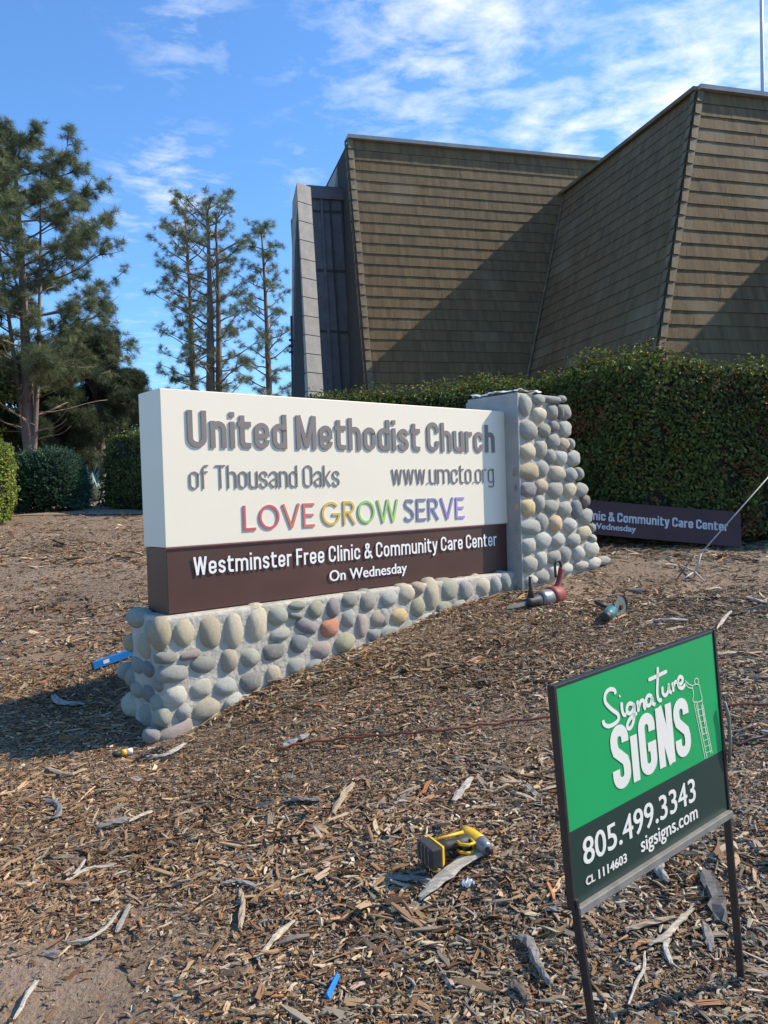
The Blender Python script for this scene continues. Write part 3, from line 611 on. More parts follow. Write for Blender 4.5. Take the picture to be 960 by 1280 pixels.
def stones(ox, oy, k, off, parent, lst, prot=.030):
    for i, t in enumerate(lst):
        cx, cy, w, h, c = t[:5]; ang = t[5] if len(t) > 5 else rng.uniform(-5, 5)
        X, Y = ox+cx/k, oy+cy/k; s, z = sgn(X, Y, off+prot*.55)
        s2 = sgn(X+w/k/2, Y, off+prot*.55)[0]-sgn(X-w/k/2, Y, off+prot*.55)[0]; h2 = sgn(X, Y-h/k/2, off+prot*.55)[1]-sgn(X, Y+h/k/2, off+prot*.55)[1]
        if parent is column: s = max(s, cL+s2*.5)
        put_stone(s, z, s2*1.17, h2*1.15, ang, c, parent, off, i+int(ox)+len(lst), prot)
stones(140, 740, 4.8, BOFF, base, [(308, 258, 112, 175, 'tan'), (442, 248, 135, 190, 'tan2'), (600, 245, 130, 215, 'tan'), (742, 225, 125, 220, 'tan2'), (880, 205, 125, 210, 'ltan'), (335, 400, 115, 65, 'bg', 8), (475, 380, 105, 55, 'pk', -8), (558, 440, 160, 110, 'bg', 10), (715, 410, 105, 145, 'pt'), (842, 398, 120, 120, 'gg'),
  (385, 490, 165, 115, 'gray'), (540, 585, 135, 115, 'lg'), (690, 570, 140, 130, 'lbg'), (845, 545, 145, 130, 'slate'), (395, 635, 130, 130, 'pale'), (320, 755, 85, 110, 'gg'), (435, 725, 85, 95, 'lbg', -30), (565, 705, 180, 125, 'tan2', -12), (735, 665, 110, 80, 'pale', -20), (400, 840, 200, 95, 'pk', -20), (590, 785, 105, 60, 'lg', -30), (250, 870, 90, 90, 'bg')])
stones(300, 700, 4.8, BOFF, base, [(240, 335, 120, 115, 'gg'), (350, 275, 90, 50, 'gg'), (250, 445, 115, 80, 'lbg', -8), (215, 550, 140, 110, 'slate', -5), (205, 690, 90, 130, 'tan2', -5), (340, 645, 115, 115, 'gray'), (365, 505, 115, 120, 'slate'), (465, 298, 100, 120, 'olive'), (405, 395, 130, 90, 'pg', 30), (570, 285, 90, 115, 'pg'), (545, 412, 118, 120, 'red'), (668, 245, 92, 80, 'bg'), (655, 355, 72, 118, 'lbg'),
  (490, 545, 135, 125, 'pk'), (450, 645, 105, 90, 'gray', -15), (640, 497, 138, 130, 'olive', -10), (775, 250, 105, 130, 'bg'), (742, 395, 72, 148, 'pk'), (842, 350, 112, 128, 'pt'), (815, 450, 78, 72, 'gray'), (905, 445, 110, 70, 'gg', -10), (905, 230, 108, 112, 'lbg'), (340, 335, 70, 35, 'gray', 15), (20, 845, 90, 50, 'pale', -30)])
stones(480, 680, 4.8, BOFF, base, [(100, 440, 102, 100, 'yel'), (145, 300, 98, 120, 'tan2'), (215, 270, 60, 75, 'pt'), (208, 375, 98, 125, 'olive'), (298, 318, 90, 178, 'tan2'), (405, 280, 112, 132, 'gg'), (505, 275, 82, 142, 'bg', -4), (600, 260, 102, 132, 'ltan'), (680, 245, 68, 112, 'gray'), (742, 228, 70, 122, 'bg', 8), (815, 218, 75, 95, 'gray'), (372, 388, 92, 90, 'gg'), (255, 452, 85, 52, 'pale', -15), (455, 368, 75, 50, 'lg', -15), (8, 440, 62, 110, 'gray'), (40, 528, 105, 62, 'gray', -5), (135, 512, 90, 52, 'gg', -25), (190, 480, 50, 40, 'gray')])
stones(580, 480, 4.8, COFF, column, [(378, 130, 72, 130, 'gray'), (458, 92, 62, 66, 'gray'), (545, 95, 72, 42, 'gray'), (592, 88, 38, 36, 'gray'), (462, 183, 74, 78, 'cream'), (538, 168, 64, 92, 'bg'), (615, 170, 50, 92, 'gray', -12), (582, 165, 32, 90, 'slate', -10), (402, 275, 98, 118, 'gray'), (490, 278, 66, 88, 'gg'), (548, 252, 52, 66, 'pg'), (618, 268, 78, 96, 'lbg'), (395, 402, 90, 112, 'ltan'), (475, 392, 74, 112, 'gray'), (545, 345, 72, 92, 'gray'), (605, 360, 58, 82, 'pt'), (648, 360, 34, 66, 'gray'), (525, 430, 55, 86, 'gray'), (590, 445, 70, 88, 'lg'), (665, 448, 80, 92, 'lbg'), (390, 525, 105, 112, 'tan'), (483, 508, 78, 102, 'gray'), (572, 535, 90, 92, 'tan2'), (652, 545, 74, 97, 'bg'), (702, 538, 38, 72, 'gray'), (395, 632, 96, 88, 'pg'), (473, 612, 73, 92, 'pt'), (555, 635, 97, 102, 'gray'), (642, 637, 77, 97, 'yp'), (712, 635, 68, 88, 'gray')], .046)
stones(620, 600, 6.0, COFF, column, [(245, 210, 112, 127, 'yel'), (335, 178, 68, 127, 'lbg'), (425, 200, 92, 112, 'gg'), (525, 222, 93, 127, 'gray'), (612, 215, 72, 142, 'slate'), (678, 160, 62, 82, 'brn'), (687, 275, 102, 117, 'gray'), (250, 355, 132, 122, 'gray'), (362, 320, 97, 147, 'bg'), (457, 325, 87, 122, 'org'), (570, 340, 97, 112, 'lg'), (673, 393, 102, 107, 'yp'), (728, 362, 38, 62, 'gray'), (735, 440, 38, 62, 'pale'), (250, 498, 107, 127, 'lg'), (367, 458, 117, 122, 'lg'), (480, 450, 97, 112, 'lbg'), (597, 452, 88, 102, 'gray'), (725, 513, 107, 122, 'pale'), (250, 640, 107, 122, 'gray'), (352, 600, 82, 127, 'lg'), (445, 578, 82, 107, 'gray'), (535, 560, 92, 127, 'bg'), (632, 548, 82, 107, 'lg'), (278, 752, 78, 72, 'pale'), (360, 722, 97, 102, 'bg'), (452, 693, 82, 92, 'cream'), (540, 668, 78, 82, 'pale'), (655, 643, 92, 62, 'lg'), (748, 627, 92, 82, 'pale'), (818, 605, 78, 66, 'gray')], .046)
# left end face (in shade): pixels on the plane of the end face
def endhit(px, py): 
    P = hit(px, py, SO-su*(AX+.025), su); return float((P-SO) @ -sn), float(P[2]-SO[2])
for i, (cx, cy, w, h, c) in enumerate([(118, 165, 110, 120, 'gray'), (172, 320, 88, 190, 'olive'), (75, 315, 52, 100, 'tan'), (88, 520, 50, 130, 'bg'), (130, 445, 85, 100, 'bg'), (198, 470, 66, 95, 'slate'), (82, 690, 90, 160, 'tan2'), (178, 745, 66, 150, 'gray'), (195, 610, 76, 100, 'slate'), (248, 680, 72, 115, 'gg'), (245, 800, 70, 110, 'bg'), (215, 235, 62, 140, 'gray'), (250, 560, 60, 90, 'bg'), (130, 590, 60, 90, 'gray'), (40, 480, 40, 100, 'gray')]):
    X, Y = 140+cx/4.8, 740+cy/4.8; y_, z_ = endhit(X, Y); wy = abs(endhit(X+w/9.6, Y)[0]-endhit(X-w/9.6, Y)[0]); hz = endhit(X, Y-h/9.6)[1]-endhit(X, Y+h/9.6)[1]
    put_stone(0, z_, wy*1.12, hz*1.1, 0, c, base, 0, i+3, .030, 'end', y_)
# back and far side of the column / base: further stones, out of the photograph's view but part of the sign
for i in range(26):
    s = rng.uniform(.1, SL-.1); h = rng.uniform(-.55, -.12); o = put_stone(s, h, .16, .14, 0, list(PAL)[i % 10], base, 0, i, .04); o.location.y = ST+.08-.01
# crumpled plastic sheet on top of the column
m_plastic = mat('clear_grey_plastic', (.86, .88, .90), .3, (.74, .77, .80), scale=12, spec=.6, bump=.01)
v = []; f = []
for i in range(15):
    for j in range(11):
        a_, b_ = i/14, j/10; v.append((cL-.01+.33*a_+.02*math.sin(9*b_), -COFF-.01+b_*(CD+COFF-.02)+.015*math.sin(7*a_), cl_top+.012+.030*abs(math.sin(8*a_+5*b_))*abs(math.cos(6*b_+2*a_))+.012*math.sin(20*a_*b_)**2))
for i in range(14):
    for j in range(10): k = i*11+j; f.append((k, k+11, k+12, k+1))
ps = link('plastic_sheet', mesh('plastic_sheet', v, f, False), m_plastic, M=None); ps.matrix_world = MS; sd = ps.modifiers.new('thick', 'SOLIDIFY'); sd.thickness = .002
tag(ps, 'crumpled clear plastic sheet lying on top of the stone column', 'plastic sheet')

# ------------------------------------------------------------------ fallen brown banner panel leaning at the hedge foot
bz = 8.35
A = hit(735, 655, CAM+_fw*0+np.array([0, bz, 0]), [0, 1, 0]); BL_ = at(700, 664, 8.35); BR_ = at(927, 684, 8.05); TR_ = at(932, 655, 8.22); TL_ = at(700, 622, 8.5)
bx = BR_-BL_; bx /= np.linalg.norm(bx); by = TL_-BL_; by = by-bx*(by @ bx); bh = np.linalg.norm(by); by /= bh; bzv = np.cross(bx, by)
BLen = 2.96; O_ = BR_-bx*BLen
MBn = Matrix(((bx[0], by[0], bzv[0], O_[0]), (bx[1], by[1], bzv[1], O_[1]), (bx[2], by[2], bzv[2], O_[2]), (0, 0, 0, 1)))
ban = tag(empty('fallen_sign_panel', (0, 0, 0), MBn), 'dark brown sign panel with white lettering leaning at the foot of the tall hedge', 'sign panel')
mb = MB(); mb.box((BLen/2, bh/2, -.008), (BLen, bh, .012)); mb.build('panel', mat('shade_darkened_brown_vinyl', (.070, .024, .018), .6, (.055, .019, .014), scale=3), ban, bevel=.002)  # hedge shade put into the brown, darker than the sign band
def buv(px, py): P = hit(px, py, O_, bzv); return float((P-O_) @ bx), float((P-O_) @ by)
m_greyw = mat('dulled_white_lettering', (.55, .53, .52), .6, (.48, .46, .45)); l0 = buv(741, 641); r0 = buv(910, 664); c0 = buv(788, 640)[1]-buv(788, 655)[1]
me = stroke_text('Westminster Free Clinic & Community Care Center', r0[0]-2.34, r0[0], buv(811, 655.7)[1], .105, .15, .004, split=False)[0]; link('lettering', me, m_greyw, ban)
r1 = buv(795, 664); l1 = buv(742, 654)
me = text_meshes('On Wednesday', r1[0]-.60, r1[0], buv(769, 663)[1], .07, .003, .004)[0]; link('lettering', me, m_greyw, ban)

# ------------------------------------------------------------------ yard sign
TW, TH_ = .60, .45
def solve_rect():
    tgt = [((0, 0), (722, 1135)), ((1, 0), (908, 1015)), ((1, 1), (893.5, 789)), ((0, 1), (692, 860))]
    def prj(P): d = P @ _fw; return np.array([480+F*(P @ _R)/d, 640-F*(P @ _U)/d])
    def rot(a, b, c): return np.array(Euler((c, b, a)).to_matrix())
    def res(p):
        M = rot(*p[3:6]); r = []
        for (a, b), px in tgt: r += list(prj(p[:3]+M[:, 0]*TW*a+M[:, 2]*TH_*b)-px)
        return np.array(r)
    p = np.array([.40, 1.7, -.95, .65, -.06, -.0]); lam = 1e-2
    for it in range(200):
        r = res(p); J = np.array([(res(p+np.eye(6)[i]*1e-6)-r)/1e-6 for i in range(6)]).T; Am = J.T @ J; d = np.linalg.solve(Am+lam*np.diag(np.diag(Am)+1e-9), -J.T @ r)
        if (res(p+d)**2).sum() < (r**2).sum(): p = p+d; lam *= .5
        else: lam *= 3
    return p, rot(*p[3:6])
yp_, yM = solve_rect(); yO = yp_[:3]+CAM; yX, yY, yZ = yM[:, 0], yM[:, 1], yM[:, 2]          # x along, y into, z up
YM = Matrix(((yX[0], yY[0], yZ[0], yO[0]), (yX[1], yY[1], yZ[1], yO[1]), (yX[2], yY[2], yZ[2], yO[2]), (0, 0, 0, 1)))
def yuv(zx, zy): P = hit(680+zx/3.4286, 780+zy/3.4286, yO, yY); q = P-yO; return float(q @ yX), float(q @ yZ)
ys = tag(empty('yard_sign', (0, 0, 0), YM), 'green and black contractor yard sign on a black metal leg frame in the mulch', 'yard sign')
m_green = mat('green_printed_panel', (.010, .36, .11), .32, (.010, .335, .102), scale=3, spec=.4); m_dark = mat('dark_green_black_print', (.018, .045, .038), .33, (.016, .04, .034), scale=3, spec=.4)
m_frame = mat('black_painted_steel', (.022, .022, .024), .38, (.03, .028, .028), scale=30, bump=.0006, wear=((.09, .065, .05), 22, (1, 1, 1), .66, .78)); m_rail = mat('scuffed_grey_rail', (.24, .225, .20), .55, (.15, .14, .125), scale=20)
hl = yuv(128, 890)[1]; hr = yuv(750, 545)[1]; hsplit = (hl+hr)/2
mb = MB(); mb.box((TW/2, .003, (hsplit+TH_)/2), (TW-.006, .005, TH_-hsplit)); mb.build('printed_panel', m_green, ys)
mb = MB(); mb.box((TW/2, .003, hsplit/2), (TW-.006, .005, hsplit)); mb.build('lower_print_band', m_dark, ys)
LW = .009
def bar(name, a, b, w=LW, d=.018, m=m_frame):
    a = Vector(a); b = Vector(b); z = (b-a).normalized(); x = Vector((0, 1, 0)).cross(z); x.normalize(); y = z.cross(x); R = Matrix((x, y, z)).transposed(); mb = MB(); mb.box(tuple((a+b)/2), (w, d, (b-a).length), R); return mb.build(name, m, ys, bevel=.0015)
footL = ground(730, 1330); footR = ground(921, 1228)
fl = YM.inverted() @ Vector(footL); fr = YM.inverted() @ Vector(footR)
bar('leg', (-.004, .006, TH_+.006), (-.004, .006, 0)); bar('leg', (TW+.004, .006, TH_+.006), (TW+.004, .006, 0))
bar('leg', (.0, .002, .02), (fl.x*.3, .0, fl.z-.03)) ; bar('leg', (TW+.002, .006, .02+.16), (TW+.012, .012, fr.z-.04))
bar('top_rail', (0, .007, TH_+.001), (TW, .007, TH_+.001), .007, .016); bar('bottom_rail', (0, -.002, -.004), (TW, -.002, -.004), .016, .02, m_rail)
mb = MB(); mb.tube([(TW+.004, -.012, .275), (TW+.014, -.014, .24), (TW+.013, -.013, .17), (TW+.012, -.006, .12)], .004, 8); mb.build('frame_clip', m_rail, ys, smooth=True)
m_prnt = mat('cream_print', (.80, .77, .68), .45, (.77, .74, .65))
def ytext(s, left, right, base_, cap_, off, name='lettering'):
    a = yuv(*left)[0]; b = yuv(*right)[0]; h0 = yuv(*base_)[1]; h1 = yuv(*cap_)[1]
    me = text_meshes(s, a, b, h0, h1-h0, off, .0006)[0]; me.transform(Matrix.Translation((0, -.0006, 0)) @ STAND); return link(name, me, m_prnt, ys)
ytext('805.499.3343', (165, 975), (648, 710), (190, 1027), (186, 912), .0014)
ytext('sigsigns.com', (413, 945), (657, 805), (425, 975), (425, 908), .0012)
ytext('CL', (178, 1100), (218, 1085), (183, 1122), (183, 1085), .0012); ytext('1114603', (232, 1070), (355, 1010), (237, 1092), (237, 1050), .0012)
def strokes(name, lines, w, closed=()):
    mb = MB()
    for ln in lines:
        P = [yuv(*p) for p in ln]; P3 = smoothpath([(a, 0, b) for a, b in P], 5) if len(P) > 2 else [np.array((a, 0, b)) for a, b in P]
        m = len(P3)
        v = []; wj = w
        for i, p in enumerate(P3):
            t = P3[min(i+1, m-1)]-P3[max(i-1, 0)]; t = t/(np.linalg.norm(t)+1e-9); nn_ = np.array([-t[2], 0, t[0]]); k = wj*(1.0 if 0 < i < m-1 else .7)
            v += [p+nn_*k-np.array([0, .0008, 0]), p-nn_*k-np.array([0, .0008, 0])]
        mb.add(v, [(2*i, 2*i+1, 2*i+3, 2*i+2) for i in range(m-1)])
    return mb.build(name, m_prnt, ys)
strokes('script_lettering', [[(306, 300), (300, 283), (280, 280), (262, 300), (262, 335), (288, 365), (314, 385), (318, 408), (300, 428), (274, 438), (256, 428), (252, 412)],
    [(331, 335), (333, 365), (340, 388), (352, 388)], [(322, 312), (325, 306)],
    [(382, 345), (366, 340), (354, 356), (356, 378), (370, 382), (382, 362), (384, 342), (386, 380), (380, 425), (366, 448), (355, 438), (366, 408), (398, 380)],
    [(398, 328), (402, 350), (404, 376)], [(404, 356), (414, 330), (426, 330), (428, 352), (434, 366)],
    [(462, 310), (446, 306), (436, 324), (440, 348), (454, 344), (462, 316), (464, 338), (476, 346)],
    [(486, 184), (486, 230), (484, 290), (490, 324), (504, 326)], [(446, 240), (485, 222), (526, 202)],
    [(506, 268), (508, 296), (518, 306), (530, 290), (534, 258), (536, 284), (546, 296)], [(548, 250), (552, 272), (554, 290)], [(553, 270), (560, 250), (572, 246)],
    [(574, 262), (590, 250), (592, 232), (580, 226), (572, 246), (578, 270), (592, 274), (604, 258)]], .0045)
strokes('ladder_figure_drawing', [[(604, 242), (618, 256), (634, 264)], [(604, 250), (616, 270), (636, 276)], [(634, 264), (640, 300), (638, 330), (660, 334), (676, 322), (668, 285), (664, 262), (650, 258), (634, 264)], [(650, 258), (643, 246), (648, 234), (658, 234), (661, 248), (656, 258)],
    [(656, 334), (662, 380), (670, 420), (678, 462)], [(676, 324), (680, 370), (688, 420), (690, 458)], [(678, 462), (684, 470), (692, 466), (690, 440)],
    [(640, 330), (660, 430), (690, 578)], [(648, 330), (668, 430), (698, 575)], [(672, 345), (690, 440), (714, 556)], [(680, 345), (697, 440), (720, 552)]]+
    [[(652+k*5.6, 372+k*26), (682+k*5.0, 360+k*26)] for k in range(8)], .0009)

def block_word():
    a0, b0 = yuv(290, 590)[0], yuv(612, 440)[0]; h0, h1 = yuv(385, 672)[1], yuv(372, 424)[1]; h0 = (yuv(320, 708)[1]+yuv(592, 578)[1])/2; h1 = (yuv(300, 432)[1]+yuv(585, 322)[1])/2
    Wd = b0-a0; Hh = h1-h0; w = Wd*.042; g = MB(); z_ = [0]
    def rib(pts, ww=None, closed=False):
        ww = ww or w; P = pts; m = len(P); v = []
        for i in range(m):
            p = np.array(P[i]); d0 = np.array(P[i])-np.array(P[max(i-1, 0)]); d1_ = np.array(P[min(i+1, m-1)])-np.array(P[i]); t = d0/(np.linalg.norm(d0)+1e-9)+d1_/(np.linalg.norm(d1_)+1e-9); t /= np.linalg.norm(t)+1e-9; n_ = np.array([-t[1], t[0]])
            for sg in (1, -1): q = p+n_*ww*sg; v.append((a0+q[0], -.0008-z_[0], h0+q[1]))
        g.add(v, [(2*i, 2*i+1, 2*i+3, 2*i+2) for i in range(m-1)]); z_[0] += .00006
    def arc(cx, cy, rx, ry, A, B, n=10): return [(cx+rx*math.cos(math.radians(A+(B-A)*i/n)), cy+ry*math.sin(math.radians(A+(B-A)*i/n))) for i in range(n+1)]
    def S(x, ww_):
        r = ww_/2-w; cx = x+ww_/2; top = Hh-w-r; bot = w+r
        rib([(cx+r, Hh*.70)]+arc(cx, top, r, r, 0, 180, 12)+[(cx-r, Hh*.70), (cx-r*.8, Hh*.60), (cx+r*.8, Hh*.42), (cx+r, Hh*.32)]+arc(cx, bot, r, r, 0, -180, 12)+[(cx-r, Hh*.32)])
    u_ = Wd/4.62; S(0, u_); x = u_*1.10; rib([(x+w, 0), (x+w, Hh*.74)]); x += 2*w+u_*.10
    r = u_/2-w; cx = x+u_/2; rib([(cx+r, Hh*.68)]+arc(cx, Hh-w-r, r, r, 0, 180, 12)+arc(cx, w+r, r, r, 180, 360, 12)+[(cx+r, Hh*.46)]); rib([(cx, Hh*.44), (cx+r+w, Hh*.44)], w*.8); x += u_*1.10
    rib([(x+w, 0), (x+w, Hh)]); rib([(x+w*1.0, Hh), (x+u_-w*1.0, 0)], w*1.05); rib([(x+u_-w, 0), (x+u_-w, Hh)]); x += u_*1.10
    S(x, u_); return g.build('block_lettering', m_prnt, ys)
block_word()

# ------------------------------------------------------------------ tools and small things
m_yel = mat('yellow_tool_plastic', (.72, .44, .02), .42, (.66, .39, .02), scale=20); m_blk = mat('black_tool_rubber', (.02, .02, .022), .6, (.035, .034, .033), scale=30); m_gry = mat('grey_tool_metal', (.25, .25, .25), .4, (.17, .17, .17), scale=20, metal=.5)
m_redt = mat('red_tool_plastic', (.30, .045, .035), .6, (.20, .045, .04), scale=25, wear=((.22, .12, .10), 30, (1, 1, 1), .6, .8)); m_teal = mat('teal_tool_plastic', (.02, .19, .21), .45, (.03, .12, .14), scale=25, wear=((.20, .22, .20), 30, (1, 1, 1), .58, .75)); m_steel = mat('worn_steel', (.42, .41, .39), .4, (.28, .27, .26), scale=15, metal=.7)
def lathe(mb, axis_pts, n=16, mi=0):   # axis_pts: (x along, radius)
    v, f = tube([(x, 0, 0) for x, r in axis_pts], [r for x, r in axis_pts], n); mb.add(v, f, mi); return mb
def frame_at(px, py, xdir, zup, lift=0.0, tool_up='y'):
    """local x -> xdir, local z -> zup, local y -> remaining; origin at ground under pixel"""
    P = ground(px, py); x = Vector(xdir).normalized(); z = Vector(zup); z = (z-x*z.dot(x)).normalized(); y = z.cross(x)
    return Matrix(((x.x, y.x, z.x, P[0]), (x.y, y.y, z.y, P[1]), (x.z, y.z, z.z, P[2]+lift), (0, 0, 0, 1))), P
def gdir(a, b):
    A, B = ground(*a), ground(*b); return Vector(B-A), A, B
# impact driver lying on its side
hd, A, B = gdir((536, 1088), (577, 1044)); md, A2, B2 = gdir((561, 1036), (590, 1058))
hd.z = 0; md.z = 0; 
DM, P = frame_at(548, 1078, md, hd, .045)
dscale = .96; DM = Matrix.Translation(Vector(ground(540, 1090))+Vector((0, 0, .068))) @ DM.to_3x3().to_4x4() @ Matrix.Scale(dscale, 4)
dr = tag(empty('impact_driver', (0, 0, 0), DM), 'yellow and black cordless driver lying on its side in the mulch', 'power tool')
mb = MB(); lathe(mb, [(-.065, .018), (-.06, .027), (-.03, .031), (.02, .031), (.04, .029)]); o = mb.build('motor_housing', m_yel, dr, smooth=True, M=Matrix.Translation((0, 0, .175)))
mb = MB(); lathe(mb, [(-.071, .012), (-.069, .024), (-.06, .0275)]); mb.build('rear_cap', m_blk, dr, smooth=True, M=Matrix.Translation((0, 0, .175)))
mb = MB(); lathe(mb, [(.04, .030), (.052, .029), (.075, .022), (.082, .018)]); mb.build('nose_cone', m_gry, dr, smooth=True, M=Matrix.Translation((0, 0, .175)))
mb = MB(); lathe(mb, [(.082, .011), (.098, .011), (.10, .006)]); mb.build('bit_holder', m_blk, dr, smooth=True, M=Matrix.Translation((0, 0, .175)))
mb = MB(); mb.tube([(-.012, 0, .025), (-.014, 0, .07), (-.010, 0, .11), (-.004, 0, .155)], [.021, .0185, .019, .023], 12, flat=1.15); mb.build('handle', m_blk, dr, smooth=True)
mb = MB(); mb.tube([(-.03, -.021, .03), (-.034, -.02, .09), (-.028, -.024, .145)], .006, 6); mb.tube([(-.03, .021, .03), (-.034, .02, .09), (-.028, .024, .145)], .006, 6); mb.build('yellow_trim', m_yel, dr, smooth=True)
mb = MB(); mb.box((.022, 0, .125), (.02, .022, .034)); mb.build('trigger', m_blk, dr, bevel=.005)
mb = MB(); mb.tube([(.012, .014, .15), (.045, .014, .145), (.05, .014, .12), (.03, .014, .098), (.008, .014, .1)], .006, 6); mb.tube([(.012, -.014, .15), (.045, -.014, .145), (.05, -.014, .12), (.03, -.014, .098), (.008, -.014, .1)], .006, 6); mb.build('trigger_guard', m_yel, dr, smooth=True)
mb = MB(); mb.box((.004, 0, .018), (.105, .072, .014), taper=.85); mb.build('battery_mount', m_yel, dr, bevel=.004)
bt = MB(); bt.box((.006, 0, -.012), (.108, .068, .042)); bo = bt.build('battery', m_blk, dr, bevel=.006)
for k in range(4):
    mb = MB(); mb.box((-.03+k*.024, 0, -.034), (.004, .06, .004)); mb.build('battery_rib', m_gry, bo)
mb = MB(); mb.box((.03, .041, -.014), (.05, .003, .02)); mb.build('battery_label', m_yel, bo)
# reciprocating saw
sd_, A, B = gdir((633, 771), (712, 746)); sd_.z = 0; Ls = sd_.length
SM_, P = frame_at(633, 771, sd_, (0, 0, 1), .05)
sw = tag(empty('reciprocating_saw', (0, 0, 0), SM_ @ Matrix.Scale(Ls/.56, 4)), 'worn red and black reciprocating saw lying by the foot of the stone column', 'power tool')
mb = MB(); mb.hexa([(0, -.001, .004), (.18, -.001, .0), (.18, .001, .0), (0, .001, .004), (0.01, -.001, .016), (.18, -.001, .024), (.18, .001, .024), (.01, .001, .016)]); mb.build('blade', m_steel, sw)
mb = MB(); lathe(mb, [(.17, .018), (.19, .026), (.24, .031), (.27, .038)], 14); mb.build('rubber_boot', m_blk, sw, smooth=True, M=Matrix.Translation((0, 0, .015)))
mb = MB(); mb.tube([(.205, 0, .03), (.208, 0, .08), (.214, .004, .145)], [.020, .011, .010], 8); mb.build('pivoting_shoe', m_blk, sw, smooth=True)
mb = MB(); lathe(mb, [(.27, .040), (.30, .046), (.36, .046), (.37, .043)], 16); mb.build('gear_housing', m_gry, sw, smooth=True, M=Matrix.Translation((0, 0, .02)))
mb = MB(); lathe(mb, [(.37, .045), (.40, .050), (.455, .048), (.475, .032)], 16); mb.build('motor_body', m_redt, sw, smooth=True, M=Matrix.Translation((0, 0, .025)))
mb = MB(); mb.tube(smoothpath([(.44, 0, .05), (.462, 0, .09), (.478, 0, .13), (.49, 0, .165)], 3), [.024, .020, .018, .017, .016, .016, .016, .016, .016, .016], 10); mb.build('handle', m_redt, sw, smooth=True)
mb = MB(); mb.tube(smoothpath([(.49, 0, .16), (.475, 0, .20), (.44, 0, .205), (.43, 0, .17), (.435, 0, .12)], 4), .007, 8); mb.build('handle_loop', m_blk, sw, smooth=True)
# angle grinder
gd, A, B = gdir((760, 779), (774, 757)); gd.z = 0
GM, P = frame_at(760, 779, gd, (0, 0, 1), .058)
gr = tag(empty('angle_grinder', (0, 0, 0), GM @ Matrix.Scale(1.15, 4)), 'teal and black angle grinder with a cutting disc lying in the mulch', 'power tool')
mb = MB(); lathe(mb, [(-.02, .024), (.0, .032), (.05, .035), (.13, .036), (.16, .034)], 16); mb.build('motor_body', m_teal, gr, smooth=True)
mb = MB(); lathe(mb, [(-.10, .016), (-.09, .027), (-.05, .030), (-.02, .027)], 16); mb.build('rear_grip', m_blk, gr, smooth=True)
mb = MB(); mb.box((.195, 0, .005), (.075, .055, .058)); mb.build('gear_head', m_gry, gr, bevel=.012)
RD = Matrix.Translation((.215, -.045, .015)) @ Euler((math.radians(90), 0, math.radians(-22))).to_matrix().to_4x4()
mb = MB(); v, f = tube([(0, 0, -.0015), (0, 0, .0015)], [.068, .068], 28); mb.add(v, f); mb.build('cutting_disc', m_steel, gr, M=RD)
mb = MB(); v, f = tube([(0, 0, .004), (0, 0, .012)], [.018, .014], 12); mb.add(v, f); mb.build('disc_flange', m_blk, gr, M=RD)
mb = MB(); v = []; f = []
for k in range(13):
    a_ = math.radians(-100+k*15); v += [(.073*math.cos(a_), .073*math.sin(a_), -.012), (.073*math.cos(a_), .073*math.sin(a_), .008), (.02*math.cos(a_), .02*math.sin(a_), -.012)]
for k in range(12): q = 3*k; f += [(q, q+3, q+4, q+1), (q+2, q+5, q+3, q)]
mb.add(v, f); mb.build('disc_guard', m_gry, gr, M=RD)
mb = MB(); mb.tube([(.18, .03, .02), (.185, .06, .03), (.19, .10, .045)], [.010, .013, .012], 10); mb.build('side_handle', m_blk, gr, smooth=True)
# blue level lying behind the sign's left end
ld, A, B = gdir((116, 842), (152, 829)); LMt, P = frame_at(118, 840, ld, (0, 0, 1), .042)
m_bluep = mat('blue_painted_aluminium', (.01, .16, .52), .4, (.01, .14, .46), scale=10)
lv = tag(empty('spirit_level', (0, 0, 0), LMt), 'bright blue spirit level lying on mulch in the shadow beside the stone base', 'spirit level')
mb = MB(); mb.box((.20, 0, .005), (.42, .026, .055)); mb.build('rail', m_bluep, lv, bevel=.003)
mb = MB(); mb.box((.0885, -.0142, .008), (.046, .002, .026)); mb.build('vial_window', mat('pale_label', (.62, .66, .62), .4), lv)
mb = MB(); mb.box((-.0115, 0, .005), (.006, .028, .057)); mb.build('end_cap', m_blk, lv, bevel=.002)
# small coloured plug with a cord near the corner
md_, A, B = gdir((143, 950), (166, 945)); PM, P = frame_at(143, 950, md_, (0, 0, 1), .03)
pl = tag(empty('cord_plug', (0, 0, 0), PM), 'small black plug with yellow and white bands below the sign corner', 'plug'); Lp = md_.length
mb = MB(); lathe(mb, [(-.01, .010), (0, .015), (Lp*.38, .015)]); mb.build('plug_body', m_blk, pl, smooth=True)
mb = MB(); lathe(mb, [(Lp*.38, .0165), (Lp*.66, .0165)]); mb.build('yellow_band', m_yel, pl, smooth=True)
mb = MB(); lathe(mb, [(Lp*.66, .0155), (Lp*.97, .0155), (Lp, .012)]); mb.build('white_band', m_white, pl, smooth=True)
# blue plastic scrap in the foreground
m_bp = mat('blue_plastic', (.02, .22, .62), .3, (.02, .17, .52), scale=15, spec=.6)
bd, A, B = gdir((407, 1257), (421, 1230)); BM, P = frame_at(409, 1256, bd, (0, 0, 1), .022)
Lb = bd.length; mb = MB(); mb.hexa([(0, -.009, -.006), (Lb, -.006, -.004), (Lb, .008, -.004), (0, .006, -.006), (0, -.002, .006), (Lb, .000, .008), (Lb, .003, .008), (0, .001, .006)])
mb.box((Lb*.5, 0, .009), (Lb*1.02, .003, .003)); mb.box((Lb*.75, .009, .002), (.012, .009, .005))
o = mb.build('plastic_clip', m_bp, None, bevel=.0015, M=BM); tag(o, 'small bright blue plastic piece lying in the foreground mulch', 'plastic clip')
